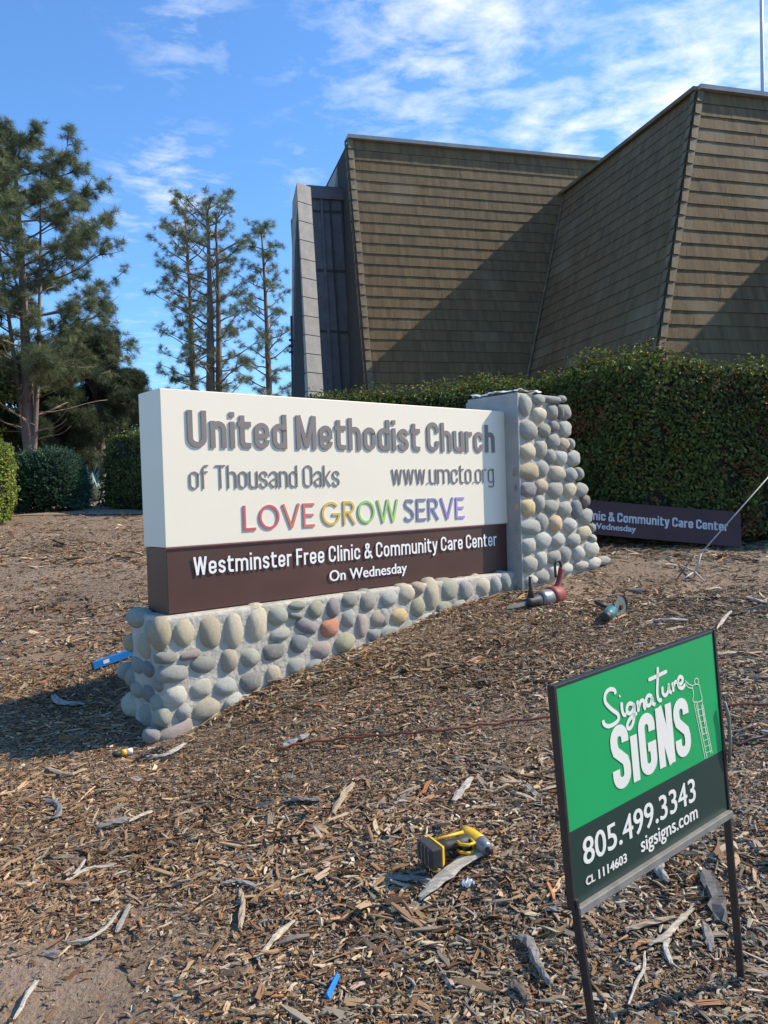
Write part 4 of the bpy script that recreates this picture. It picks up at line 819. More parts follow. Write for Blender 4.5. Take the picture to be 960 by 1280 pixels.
# white paper scrap
P = ground(586, 1112); v = []; f = []
for i in range(7):
    for j in range(5): v.append((i*.006-.02+.003*math.sin(5*j), j*.007-.014, .010+.009*math.sin(i*2.1+j*1.3)+.004*math.cos(j*3)))
for i in range(6):
    for j in range(4): k = i*5+j; f.append((k, k+5, k+6, k+1))
o = link('paper_scrap', mesh('paper_scrap', v, f), m_white, M=None); o.matrix_world = Matrix.Translation(Vector(P)+Vector((0, 0, .012))) @ Euler((0, 0, .6)).to_matrix().to_4x4(); tag(o, 'crumpled white scrap of paper beside the yellow driver', 'paper scrap'); o.modifiers.new('t', 'SOLIDIFY').thickness = .0008
# cords on the ground
def cord(name, pix, r, m, label, wob=.0):
    pts = []
    for (x, y) in pix: P = ground(x, y); pts.append(P)
    sp = smoothpath(pts, 10); q = []
    for i, p in enumerate(sp): q.append((p[0]+wob*math.sin(i*.9), p[1]+wob*math.cos(i*.7), Hs(p[0], p[1])+r*.8+.020+.004*math.sin(i*1.1)))
    mb = MB(); mb.tube(q, r, 8); o = mb.build(name, m, None, smooth=True); return tag(o, label, 'cord')
m_orange = mat('dirty_orange_cord', (.30, .075, .03), .55, (.17, .06, .035), scale=6, contrast=(.4, .6)); m_bcord = mat('black_cord_rubber', (.035, .033, .032), .5)
cord('extension_cord', [(345, 943), (380, 936), (440, 929), (500, 924), (560, 919), (620, 911), (693, 903), (760, 893), (830, 891), (905, 890), (1000, 884)], .0062, m_orange, 'dirty orange extension cord running across the mulch toward the right edge', .004)
cord('black_cord', [(793, 948), (840, 918), (885, 905), (915, 937), (960, 926), (1010, 905)], .006, m_bcord, 'thin black cord on the mulch behind the right leg of the green sign', .003)
cord('coiled_cord', [(170, 955), (185, 945), (203, 941), (207, 948), (192, 952), (178, 952), (190, 944), (205, 938)], .005, m_bcord, 'short dark coiled cord beside the yellow banded plug', .002)
# guy wire with its ground anchor
m_rope = mat('pale_guy_wire', (.52, .47, .40), .6, (.36, .32, .28), scale=20)
gp = ground(868, 722); topw = at(1010, 540, 7.6); d0 = at(876, 692, float((gp-CAM) @ _fw))
gw = tag(empty('guy_wire', tuple(gp)), 'pale guy wire rising to the right from an anchor in front of the hedge', 'guy wire'); og = Vector(gp)
mb = MB(); mb.tube([Vector(d0)-og, Vector(topw)-og], .006, 6); mb.build('wire', m_rope, gw, smooth=True)
mb = MB(); mb.tube([Vector((0, 0, .0)), Vector(d0)-og], .010, 8); mb.build('turnbuckle', m_rope, gw, smooth=True)
mb = MB()
for (x, y) in ((850, 708), (852, 727), (880, 728), (858, 722)): q = Vector(ground(x, y))-og; mb.tube([q+Vector((0, 0, .01)), Vector((0, 0, .05))], [.006, .010], 6)
mb.build('anchor_prong', m_rope, gw, smooth=True)

# ------------------------------------------------------------------ mulch (shredded wood chips)
def chip_proto(seed, bend=1.0):
    r = np.random.default_rng(seed); v = []; n = 4
    ws = [r.uniform(.25, .7), r.uniform(.85, 1.1), r.uniform(.8, 1.1), r.uniform(.2, .7)]
    for i in range(n):
        x = -.5+i/(n-1)+r.uniform(-.05, .05); b = bend*(1-4*x*x); c = r.uniform(-.25, .25); w = ws[i]/2
        v += [(x, c-w, b-.5), (x, c+w, b-.5+r.uniform(-.2, .2)), (x, c+w*.8, b+.5), (x, c-w*.8, b+.5+r.uniform(-.2, .2))]
    f = [(0, 1, 2, 3), (12, 15, 14, 13)]
    for i in range(n-1):
        for k in range(4): f.append((i*4+k, i*4+4+k, i*4+4+(k+1) % 4, i*4+(k+1) % 4))
    return v, f
CH = [chip_proto(s, b) for s, b in ((1, .3), (2, .9), (3, -.5), (4, 1.6), (5, .0), (6, .5))]
def fibre_proto(seed):
    r = np.random.default_rng(seed); v = []; f = []
    for k in range(7):
        a = r.normal(0, .22); y0 = r.uniform(-.5, .5); b = r.uniform(.2, .9); P = [np.array([x, y0+a*x*4+b*x*x*1.5, r.uniform(0, 2)*(.5-abs(x))]) for x in (-.5, -.1, .25, .5)]; o = len(v)
        for i, p in enumerate(P): w = (.16, .2, .15, .04)[i]; v += [tuple(p+np.array([0, w, 0])), tuple(p-np.array([0, w, 0])), tuple(p+np.array([0, 0, -.6]))]
        for i in range(3): q = o+3*i; f += [(q, q+3, q+4, q+1), (q+1, q+4, q+5, q+2), (q+2, q+5, q+3, q)]
    return v, f
CH += [fibre_proto(s_) for s_ in (31, 32, 33)]
m_chip = mat('shredded_bark_chip', (1, 1, 1), .9, (.62, .60, .58), scale=60, detail=3, stretch=(1, 6, 6), attr='tint', valattr=True, spec=.2, contrast=(.3, .7))
def dirtmask(x, y):
    """1 where the mulch is worn down to bare soil"""
    m = np.exp(-(((x+1.05)/.55)**2+((y-2.05)/.40)**2))*1.4
    m = np.maximum(m, np.exp(-(((x-2.3)/.75)**2+((y-6.9)/.5)**2))*.8)
    m = np.maximum(m, np.clip((y-10.3)/1.5, 0, .85)*(x < -1.8))
    return np.clip(m+.25*wav(x, y, 2.2, 9, 3)*(m > .05), 0, 1)
def mulch(n, zmin, zmax, pw, lw, name, big=0):
    u = rng.random(n); e = 2-pw; z = (zmin**e+u*(zmax**e-zmin**e))**(1/e); x = rng.uniform(-1, 1, n)*(z*.60+.35)
    keep = (rng.random(n) > dirtmask(x, z)*.93) & (rng.random(n) > .55*np.clip(wav(x, z, 4.2, 61, 4)-.25, 0, 1)*(big == 0))
    cs = (x-SO[0])*su[0]+(z-SO[1])*su[1]; cn = (x-SO[0])*sn[0]+(z-SO[1])*sn[1]
    keep &= ~((cs > -AX-.05) & (cs < SL+.1) & (cn < BOFF+.03) & (cn > -ST-.1)) & ~((cs >= SL) & (cs < SL+1.12) & (cn < COFF+.03) & (cn > -CD))
    x, z = x[keep], z[keep]; n = len(x); gz = H(x, z)
    L = np.clip(rng.lognormal(math.log(lw), .70, n), .006, .15)*(1+.06*np.maximum(z-4, 0))*(1+.55*np.clip(wav(x, z, 3.3, 88, 3), -1, 1.0)).clip(.55, 1.5); Wd = L*rng.uniform(.07, .30, n)*np.clip(.03/L, .35, 1)**.6+.0018; T = np.clip(Wd*rng.uniform(.12, .4, n), .0009, .005)
    rot = np.stack([rng.normal(0, .5, n), rng.normal(0, .19, n), rng.uniform(0, 6.283, n)], 1)
    cl = np.array([(.27, .165, .09), (.38, .255, .145), (.50, .37, .23), (.17, .10, .058), (.35, .285, .21), (.44, .375, .29), (.24, .20, .155), (.38, .175, .075), (.62, .51, .36), (.09, .056, .036)])
    g = np.clip((x*.5+.2)+(3.2-z)*.22, .0, 1)                      # greyer towards the right foreground
    p0 = np.array([.26, .20, .10, .19, .07, .03, .06, .025, .02, .045]); p1 = np.array([.09, .09, .08, .10, .20, .15, .15, .015, .05, .075])
    cum0, cum1 = np.cumsum(p0), np.cumsum(p1); r_ = rng.random(n); k0 = np.searchsorted(cum0, r_); k1 = np.searchsorted(cum1, r_); k = np.where(rng.random(n) < g, k1, k0); k = np.clip(k, 0, 9)
    tn = cl[k]*np.array([1.0, .985, .95])*(1+.28*wav(x, z, 2.6, 77, 3))[:, None].clip(.5, 1.6)*rng.uniform(.82, 1.32, (n, 1))*rng.uniform(.95, 1.05, (n, 3))
    P = np.stack([x, z, gz+rng.uniform(-.002, .012, n)+T*.5], 1)
    o = scatter(name, CH, P, rot, np.stack([L, Wd, T], 1), tn, m_chip); tag(o, kind='stuff'); return o
tag(mulch(270000, 1.15, 6.0, 1.35, .0155, 'wood_mulch'), 'shredded brown and grey wood mulch covering the ground')
tag(mulch(110000, 4.5, 14.5, 1.0, .026, 'wood_mulch'), 'shredded brown wood mulch covering the ground farther back')
tag(mulch(6000, 1.15, 9.0, 1.2, .045, 'wood_mulch'), 'longer bark strips strewn over the mulch')
# larger single splinters and bark pieces
m_wood = mat('weathered_splinter', (1, 1, 1), .85, (.55, .52, .48), scale=14, detail=8, stretch=(1, 9, 9), objcol=True, bump=.002, contrast=(.32, .68))
def piece(pix, wpx, col, label, flat=.35, lift=.012, name='wood_splinter', taper=.35, cat='wood piece'):
    P = [ground(*p) for p in pix]; C0 = P[0]; dist = float((C0-CAM) @ _fw); wd = wpx/F*dist/2
    sp = smoothpath(P, 4) if len(P) > 2 else [P[0]*(1-t)+P[1]*t for t in np.linspace(0, 1, 8)]; m = len(sp); q = []; rad = []
    for i, p in enumerate(sp):
        t = i/(m-1); q.append((p[0]-C0[0], p[1]-C0[1], Hs(p[0], p[1])-C0[2]+lift+wd*flat+.35*wd*math.sin(3*t))); rad.append(wd*(taper+(1-taper)*min(1, 3.5*min(t, 1-t)+.25))*(1+.12*math.sin(9*t+wpx)))
    v, f = tube(q, rad, 7, flat); r = np.random.default_rng(int(pix[0][0])); v = [Vector(a)+Vector(r.normal(0, wd*.17, 3)) for a in v]
    o = link(name, mesh(name, v, f), m_wood); o.location = Vector(C0); o.color = (*col, 1); return tag(o, label, cat)
G1, G2, G3, T1, T2, K1, R1 = (.50, .46, .39), (.34, .32, .29), (.24, .225, .205), (.56, .48, .36), (.44, .34, .23), (.14, .11, .085), (.44, .25, .13)
piece([(524, 1130), (560, 1103), (616, 1066)], 17, G1, 'long pale split wood piece lying beside the yellow driver', .35)
piece([(560, 1094), (593, 1072)], 9, T1, 'short pale splinter tucked against the long split piece', .4)
piece([(486, 1106), (540, 1108)], 12, G3, 'flat dark grey bark chip under the battery of the driver', .3)
piece([(66, 873), (78, 884), (108, 884)], 10, G2, 'curved grey bark strip in the shadow of the sign', .3, name='bark_strip')
piece([(18, 1282), (34, 1256), (47, 1234)], 7, G1, 'pale stick on bare soil at the lower left corner', .6, name='stick')
piece([(85, 1187), (112, 1182), (133, 1168), (148, 1147)], 6, G1, 'pale bent stick at the left below the long grey branch', .6, name='stick')
piece([(147, 1172), (163, 1137)], 7, G2, 'straight grey splinter crossing beside the pale bent stick', .5)
piece([(120, 1042), (140, 1036), (162, 1030)], 9, G3, 'dark grey branch piece with a pale broken tip at left', .6, name='stick')
piece([(162, 1032), (190, 1020)], 6, T1, 'pale broken tip beyond the dark grey branch piece', .6, name='stick')
piece([(80, 1110), (96, 1098), (107, 1082)], 5, G1, 'thin pale forked twig at left', .7, name='twig')
piece([(84, 1108), (110, 1094), (143, 1088)], 5, T1, 'thin straight twig crossing the forked twig at left', .7, name='twig')
piece([(60, 1028), (72, 1026), (73, 1012), (54, 1004)], 7, G3, 'dark hooked bark strip near the left edge', .4, name='bark_strip')
piece([(641, 1180), (662, 1188), (670, 1212), (686, 1240)], 11, G3, 'thick grey root piece left of the green sign', .7, name='root_piece')
piece([(882, 1096), (893, 1128), (903, 1162)], 19, (.13, .12, .11), 'broad dark grey bark slab between the legs of the green sign', .3, name='bark_slab')
piece([(836, 1112), (824, 1098), (832, 1080), (852, 1072)], 11, G2, 'curled grey bark ring under the green sign', .8, name='bark_strip')
piece([(806, 1196), (805, 1220), (795, 1240), (786, 1264)], 4, G1, 'thin pale twig standing out between the green sign legs', .8, name='twig')
piece([(868, 1142), (850, 1162), (832, 1180), (812, 1190)], 8, T1, 'pale curved splinter with an orange end under the green sign', .5)
piece([(836, 1180), (832, 1196), (840, 1216)], 7, G1, 'short pale hooked splinter below the curved one', .5)
piece([(880, 1160), (886, 1180), (890, 1198)], 10, G3, 'grey shake fragment beside the right leg of the green sign', .3)
piece([(782, 1172), (810, 1164), (845, 1156)], 8, T2, 'tan stick lying across under the green sign', .6, name='stick')
piece([(680, 1143), (703, 1146)], 9, G3, 'square ended grey chip left of the green sign leg', .35)
piece([(352, 940), (366, 934), (386, 924)], 11, G2, 'grey bark chunk beside the orange cord below the stone base', .4, name='bark_chunk')
piece([(322, 1206), (345, 1180), (368, 1158)], 9, T1, 'light brown stick pointing up right in the foreground', .5, name='stick')
piece([(416, 1022), (442, 984)], 9, T2, 'tan splinter left above the driver', .4)
piece([(356, 1008), (400, 1006)], 10, G3, 'dark grey bark strip left above the driver', .4, name='bark_strip')
piece([(568, 1008), (590, 978)], 10, G1, 'pale grey splinter above right of the driver', .35)
piece([(278, 1112), (298, 1108), (320, 1116)], 7, G2, 'grey twig at centre left of the foreground', .5, name='twig')
piece([(300, 1118), (304, 1140), (300, 1168)], 7, T2, 'tan curved stick at centre left foreground', .5, name='stick')
piece([(180, 952), (212, 948), (232, 934)], 9, G1, 'pale splinter below the corner of the stone base', .4)
piece([(60, 965), (84, 975), (108, 966)], 6, T2, 'curved tan twig at left below the shadow', .6, name='twig')
piece([(930, 750), (960, 758)], 6, G1, 'pale branch piece at the right edge behind the green sign', .5, name='stick')
piece([(816, 780), (860, 779)], 6, G1, 'pale straight splinter just above the green sign', .5)
piece([(896, 790), (905, 778), (914, 768)], 5, G1, 'pale hooked twig right above the green sign', .6, name='twig')
piece([(790, 1195), (800, 1188), (818, 1186)], 8, R1, 'reddish bark curl under the green sign', .5, name='bark_curl')
piece([(640, 1236), (662, 1262)], 11, K1, 'dark grey bark chunk at the bottom right of centre', .5, name='bark_chunk')

# ------------------------------------------------------------------ hedges and shrubs
def leaf_proto(seed):
    r = np.random.default_rng(seed); b = r.uniform(.1, .3)
    v = [(-.5, 0, 0), (-.12, -.26, b), (.22, -.22, b*.8), (.5, 0, -.05), (.22, .22, b*.8), (-.12, .26, b), (0.05, 0, 0)]
    return v, [(0, 1, 6), (1, 2, 6), (2, 3, 6), (3, 4, 6), (4, 5, 6), (5, 0, 6)]
LP_ = [leaf_proto(i) for i in range(4)]
m_leaf = mat('glossy_hedge_leaf', (1, 1, 1), .55, (.8, .8, .8), scale=3, attr='tint', valattr=True, spec=.25, trans=.22)
m_leafd = mat('matt_leaf', (1, 1, 1), .6, (.8, .8, .8), scale=3, attr='tint', valattr=True, spec=.3, trans=.25)
m_core = mat('hedge_twig_mass', (.035, .032, .018), .95, (.015, .015, .009), scale=6, bump=.05)
def hedge(name, front, depth, tops, dens, leaf, cols, label, cat='hedge', bottom=.12, mt=None, bulge=.10, dead=0.0, seed=1, ups=.0):
    """front: list of (x, y) along the front foot; tops: heights (world z) there; solid hedge behind the front line"""
    r = np.random.default_rng(seed); Fp = np.array(front, float); seg = np.linalg.norm(np.diff(Fp, axis=0), axis=1); S_ = np.r_[0, np.cumsum(seg)]; L_ = S_[-1]
    def base(s): return np.stack([np.interp(s, S_, Fp[:, 0]), np.interp(s, S_, Fp[:, 1])], -1)
    def nrm(s): a, b = base(np.clip(s-.05, 0, L_)), base(np.clip(s+.05, 0, L_)); t = b-a; t /= np.linalg.norm(t, axis=-1, keepdims=True)+1e-9; return np.stack([t[..., 1], -t[..., 0]], -1)
    def nsm(s): return np.mean([nrm(np.clip(s+d, 0, L_)) for d in (-.6, -.3, 0, .3, .6)], axis=0)
    n_out = nsm(np.array([L_/2]))[0]; sg = 1 if n_out @ (-base(np.array([L_/2]))[0]) > 0 else -1
    def surf(s, v, inset=0.0):
        """v 0..1 front bottom->top, 1..2 top front->back, 2..3 back"""
        b = base(s); n = nsm(s)*sg; top = np.interp(s, S_, tops); g = H(b[:, 0], b[:, 1], False); hh = top-g
        rr = .22; th = np.clip(v, 0, 1); a = np.clip(v-1, 0, 1); c = np.clip(v-2, 0, 1)
        z = g+bottom+(hh-bottom)*th-(hh-bottom)*c; off = -depth*a
        ef = np.clip((th-.8)/.2, 0, 1)**2*(1-a)*.14; z = z-np.where(v > 1, 0, 0); off = off-ef
        wob = bulge*wav(s*1.0, z*1.0+v, 2.3, seed, 3)
        nn3 = np.where((v <= 1)[:, None], np.c_[n, np.zeros(len(s))], np.where((v <= 2)[:, None], np.array([[0, 0, 1.]]), np.c_[-n, np.zeros(len(s))]))
        P = np.c_[b+n*off[:, None], z]+nn3*(wob-inset)[:, None]; return P, nn3
    hm = np.mean(tops)-np.mean(H(Fp[:, 0], Fp[:, 1], False)); A1, A2 = L_*hm, L_*depth
    n = int((A1+A2+A1*.25)*dens); w = np.array([A1, A2, A1*.25]); k = r.choice(3, n, p=w/w.sum()); v = k+r.random(n)*.999; s = r.uniform(0, L_, n)
    ins = np.abs(r.normal(0, .055, n)); ins -= (r.random(n) < .05+.12*ups*((v > .93) & (v < 2)))*r.uniform(0, .10, n)*(1+ups*.6*(v > .9)); P, nn3 = surf(s, v, ins)
    # end caps
    ne = int(hm*depth*dens)
    for end in (0, L_):
        se = np.full(ne, float(end)); P0, q0 = surf(se, np.ones(ne)*1.0, np.zeros(ne)); tt = (base(np.array([max(end-.1, 0)]))-base(np.array([min(end+.1, L_)])))[0]; tt /= np.linalg.norm(tt)+1e-9; tt = tt*(1 if end == 0 else -1)
        nrm_ = nsm(se)*sg; dd = r.uniform(0, depth, ne); g = H(P0[:, 0], P0[:, 1], False); z = g+bottom+r.random(ne)*(P0[:, 2]-g-bottom); wob = bulge*wav(dd, z, 2.5, seed+3, 3)
        Pe = np.c_[P0[:, :2]-nrm_*dd[:, None]+tt*(wob-np.abs(r.normal(0, .05, ne)))[:, None], z]; P = np.r_[P, Pe]; nn3 = np.r_[nn3, np.tile([tt[0], tt[1], 0], (ne, 1))]; v = np.r_[v, np.full(ne, .5)]
    n = len(P); nv = nn3+r.normal(0, .55, (n, 3))+np.array([0, 0, .35]); rot = euler_from_normals(nv); sc = leaf*r.uniform(.65, 1.3, n)
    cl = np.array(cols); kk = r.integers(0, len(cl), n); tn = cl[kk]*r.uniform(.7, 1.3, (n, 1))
    hol = wav(P[:, 0]*1.0+P[:, 1]*.7, P[:, 2]*1.1, 7.0, seed+40, 3)
    keep = ~((hol > .55) & (r.random(n) < .75)); P, rot, sc, tn, v = P[keep], rot[keep], sc[keep], tn[keep], v[keep]; n = len(P); tn = tn*(1+.22*np.clip(wav(P[:, 0], P[:, 2], 3.0, seed+50, 3), -1, 1))[:, None]
    yg = ((v > .93) & (v < 2)) & (r.random(n) < .35); tn[yg] = np.array([.22, .26, .05])*r.uniform(.7, 1.25, (yg.sum(), 1))  # top leaves brighter yellow-green: sunlit look put into the new-growth tint
    if dead:
        lowm = np.clip(wav(P[:, 0]*1.0, P[:, 2]*1.6, 2.5, 5, 3)-.15, 0, 1)*(v < .75); dm = r.random(n) < dead*(lowm*1.9+.07); tn[dm] = np.array([.22, .095, .035])*r.uniform(.5, 1.3, (dm.sum(), 1))
    root = tag(empty(name, (float(Fp[0, 0]), float(Fp[0, 1]), Hs(*Fp[0]))), label, cat); I = Matrix.Translation(-root.location)
    Pl = P-np.array(root.location)
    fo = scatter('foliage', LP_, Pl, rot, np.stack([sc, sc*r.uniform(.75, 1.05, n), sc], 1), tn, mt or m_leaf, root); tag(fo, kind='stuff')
    # twiggy core
    ns, nvv = max(8, int(L_*5)), 16; ss = np.linspace(0.05, L_-.05, ns); vv = np.linspace(0, 3, nvv); Q = []
    for a in ss: p, _ = surf(np.full(nvv, a), np.clip(vv, .001, 2.999), np.full(nvv, .13)); Q.append(p)
    Q = np.concatenate(Q)-np.array(root.location); ff = [(i*nvv+j, i*nvv+j+1, (i+1)*nvv+j+1, (i+1)*nvv+j) for i in range(ns-1) for j in range(nvv-1)]+[tuple(range(nvv)), tuple(range((ns-1)*nvv, ns*nvv))[::-1]]
    link('branch_mass', mesh('branch_mass', Q, ff, True), m_core, root); return root, surf, L_
def fp(px, z): r_ = ray(px, 640); return (float(r_[0]*z/r_[1]*1.0), float(z))
def topz(px, py, z): return float(at(px, py, z)[2])
GRN = [(.085, .112, .024), (.115, .145, .032), (.062, .084, .022), (.145, .165, .042)]
hz_ = [(1130, 8.5, 452), (1000, 8.55, 452), (900, 8.45, 446), (820, 8.4, 440), (765, 8.6, 447), (700, 9.2, 463), (620, 10.0, 479), (520, 10.8, 488), (440, 11.4, 492), (380, 11.8, 492)]
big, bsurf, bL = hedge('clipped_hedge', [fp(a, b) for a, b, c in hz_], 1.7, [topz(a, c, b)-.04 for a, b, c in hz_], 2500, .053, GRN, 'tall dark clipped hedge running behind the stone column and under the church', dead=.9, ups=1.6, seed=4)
hl_ = [(-60, 11.0, 549), (0, 11.4, 548), (14, 11.6, 550), (19, 13.0, 554)]
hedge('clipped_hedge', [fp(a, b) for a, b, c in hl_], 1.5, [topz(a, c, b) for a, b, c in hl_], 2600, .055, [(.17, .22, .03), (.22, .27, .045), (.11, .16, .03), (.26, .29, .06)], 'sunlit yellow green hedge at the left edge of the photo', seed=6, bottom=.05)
hd_ = [(124, 14.0, 548), (150, 13.6, 542), (180, 13.2, 536), (240, 12.6, 530)]
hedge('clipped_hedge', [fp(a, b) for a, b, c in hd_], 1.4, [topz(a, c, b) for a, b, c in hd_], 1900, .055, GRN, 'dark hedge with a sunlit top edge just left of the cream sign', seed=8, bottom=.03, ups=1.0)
# juniper: feathery sprays
def spray_proto(seed):
    r = np.random.default_rng(seed); v = []; f = []
    for k in range(26):
        x = r.uniform(0, 1); a = r.uniform(0, 6.28); l = .34*(1.15-x); d = np.array([.75, math.cos(a)*.6, math.sin(a)*.6])*l; p = np.array([x*.85, 0, 0]); sd = np.cross(d, r.normal(size=3)); sd = sd/np.linalg.norm(sd)*.035; o = len(v); v += [tuple(p-sd), tuple(p+sd), tuple(p+d)]; f.append((o, o+1, o+2))
    return v, f
SP = [spray_proto(i) for i in range(3)]
m_jun = mat('juniper_spray', (1, 1, 1), .7, (.8, .8, .8), scale=2, attr='tint', valattr=True, spec=.3, trans=.15)
jp = fp(58, 13.6); jr = tag(empty('juniper_bush', (jp[0], jp[1], Hs(*jp))), 'rounded blue green juniper bush behind the yellow green hedge at left', 'bush')
r = np.random.default_rng(3); n = 9000; q = r.normal(size=(n, 3)); q[:, 2] = np.abs(q[:, 2]); q /= np.linalg.norm(q, axis=1, keepdims=True); jw = 82/F*13.6/2; jh = topz(58, 570, 13.6)-Hs(*jp)
sgnp = lambda a, e: np.sign(a)*np.abs(a)**e
sc_ = np.stack([sgnp(q[:, 0], .6)*jw, sgnp(q[:, 1], .7)*jw*.9, sgnp(q[:, 2], .55)*jh], 1); P = sc_*(r.uniform(.72, .98, (n, 1)))*(1+.06*wav(q[:, 0]*3, q[:, 2]*3, 2, 2, 3))[:, None]; P[:, 2] = np.maximum(P[:, 2], .03)
nv = q+r.normal(0, .35, (n, 3)); X = nv/np.linalg.norm(nv, axis=1, keepdims=True); yaw = np.arctan2(X[:, 1], X[:, 0]); pit = -np.arcsin(np.clip(X[:, 2]*.8+.05, -1, 1))
tn = np.array([(.08, .145, .085)])*r.uniform(.6, 1.5, (n, 1))
fo = scatter('foliage', SP, P, np.stack([r.uniform(0, 6.28, n), pit, yaw], 1), np.repeat(r.uniform(.16, .30, (n, 1)), 3, 1), tn, m_jun, jr); tag(fo, kind='stuff')
mb = MB()
for k in range(9): a = k*.7; mb.tube([(0, 0, -.05), (math.cos(a)*jw*.3, math.sin(a)*jw*.3, jh*.4), (math.cos(a)*jw*.6, math.sin(a)*jw*.6, jh*.75)], [.05, .03, .012], 6)
mb.build('branch_mass', m_core, jr)
# spiky pale agave clump between the juniper and the dark hedge
m_agave = mat('pale_agave_leaf', (.42, .50, .38), .5, (.20, .27, .20), scale=4, stretch=(1, 1, .4), trans=.1)
for ai, (px, z, h_, lab) in enumerate(((96, 17.5, .80, 'tall pale green spiky agave left of the path gap'), (110, 18.5, .95, 'grey green spiky agave behind the concrete path'), (122, 17.0, .75, 'spiky agave against the end of the dark hedge'))):
    p = fp(px, z); ag = tag(empty('agave_plant', (p[0], p[1], Hs(*p))), lab, 'agave', None); r = np.random.default_rng(ai+20)
    for k in range(22):
        a = k*2.4; el = r.uniform(.35, 1.35); L_ = h_*r.uniform(.8, 1.15); mb = MB(); pts = [np.array([math.cos(a)*math.cos(el)*t*L_, math.sin(a)*math.cos(el)*t*L_, math.sin(el)*t*L_-.25*t*t*L_*math.cos(el)+.02]) for t in (0, .3, .6, .85, 1)]
        mb.tube(pts, [.045, .055, .045, .022, .003], 6, flat=.3); mb.build('leaf', m_agave, ag)
# path and slab beyond the hedges
m_dirt = mat('pale_packed_dirt', (.33, .255, .175), .95, (.24, .175, .115), scale=7, coord='World', bump=.01, bscale=40)
m_slab = mat('pale_concrete_slab', (.50, .475, .43), .9, (.42, .40, .36), scale=5, coord='World', bump=.003, bscale=40)
sheet('path', ([(-12, 12.3), (-8, 12.5), (-5, 12.6), (-1, 12.4), (3, 12.6)], [(-12, 13.7), (-8, 13.9), (-5, 13.8), (-1, 13.6), (3, 13.8)]), .012, m_dirt)
for (xa, xb, za, zb_) in ((86, 107, 14.8, 19.5), (121, 137, 14.6, 16.2)):
    a_, b_, c_, d_ = fp(xa, za), fp(xb, za), fp(xb+1, zb_), fp(xa+6, zb_); mb = MB(); P4_ = [(*p, Hs(*p)) for p in (a_, b_, c_, d_)]
    mb.hexa([(x, y, z-.1) for x, y, z in P4_]+[(x, y, z+.06) for x, y, z in P4_]); tag(mb.build('pavement_slab', m_slab, bevel=.01), kind='structure')

# ------------------------------------------------------------------ trees
def tuft_proto(seed, n=60, w=.019, spread=1.0):
    r = np.random.default_rng(seed); v = []; f = []
    for k in range(n):
        d = np.array([r.normal(0, .75*spread), r.normal(0, .75*spread), r.uniform(-.15, 1.0)]); d /= np.linalg.norm(d); l = r.uniform(.6, 1.0); b = d*r.uniform(0, .12)+np.array([0, 0, r.uniform(-.35, .1)]); sd = np.cross(d, r.normal(size=3)); sd = sd/np.linalg.norm(sd)*w; o = len(v)
        tip = b+d*l; tip[2] -= .12*l; v += [tuple(b-sd), tuple(b+sd), tuple(tip)]; f.append((o, o+1, o+2))
    return v, f
TP = [tuft_proto(i) for i in range(4)]
m_needle = mat('long_pine_needles', (1, 1, 1), .6, (.8, .8, .8), scale=1, attr='tint', valattr=True, spec=.3, trans=.25)
m_bark = mat('plated_pine_bark', (.25, .18, .14), .95, (.13, .095, .078), scale=5, detail=8, stretch=(1, 1, .25), bump=.05, coord='Object')
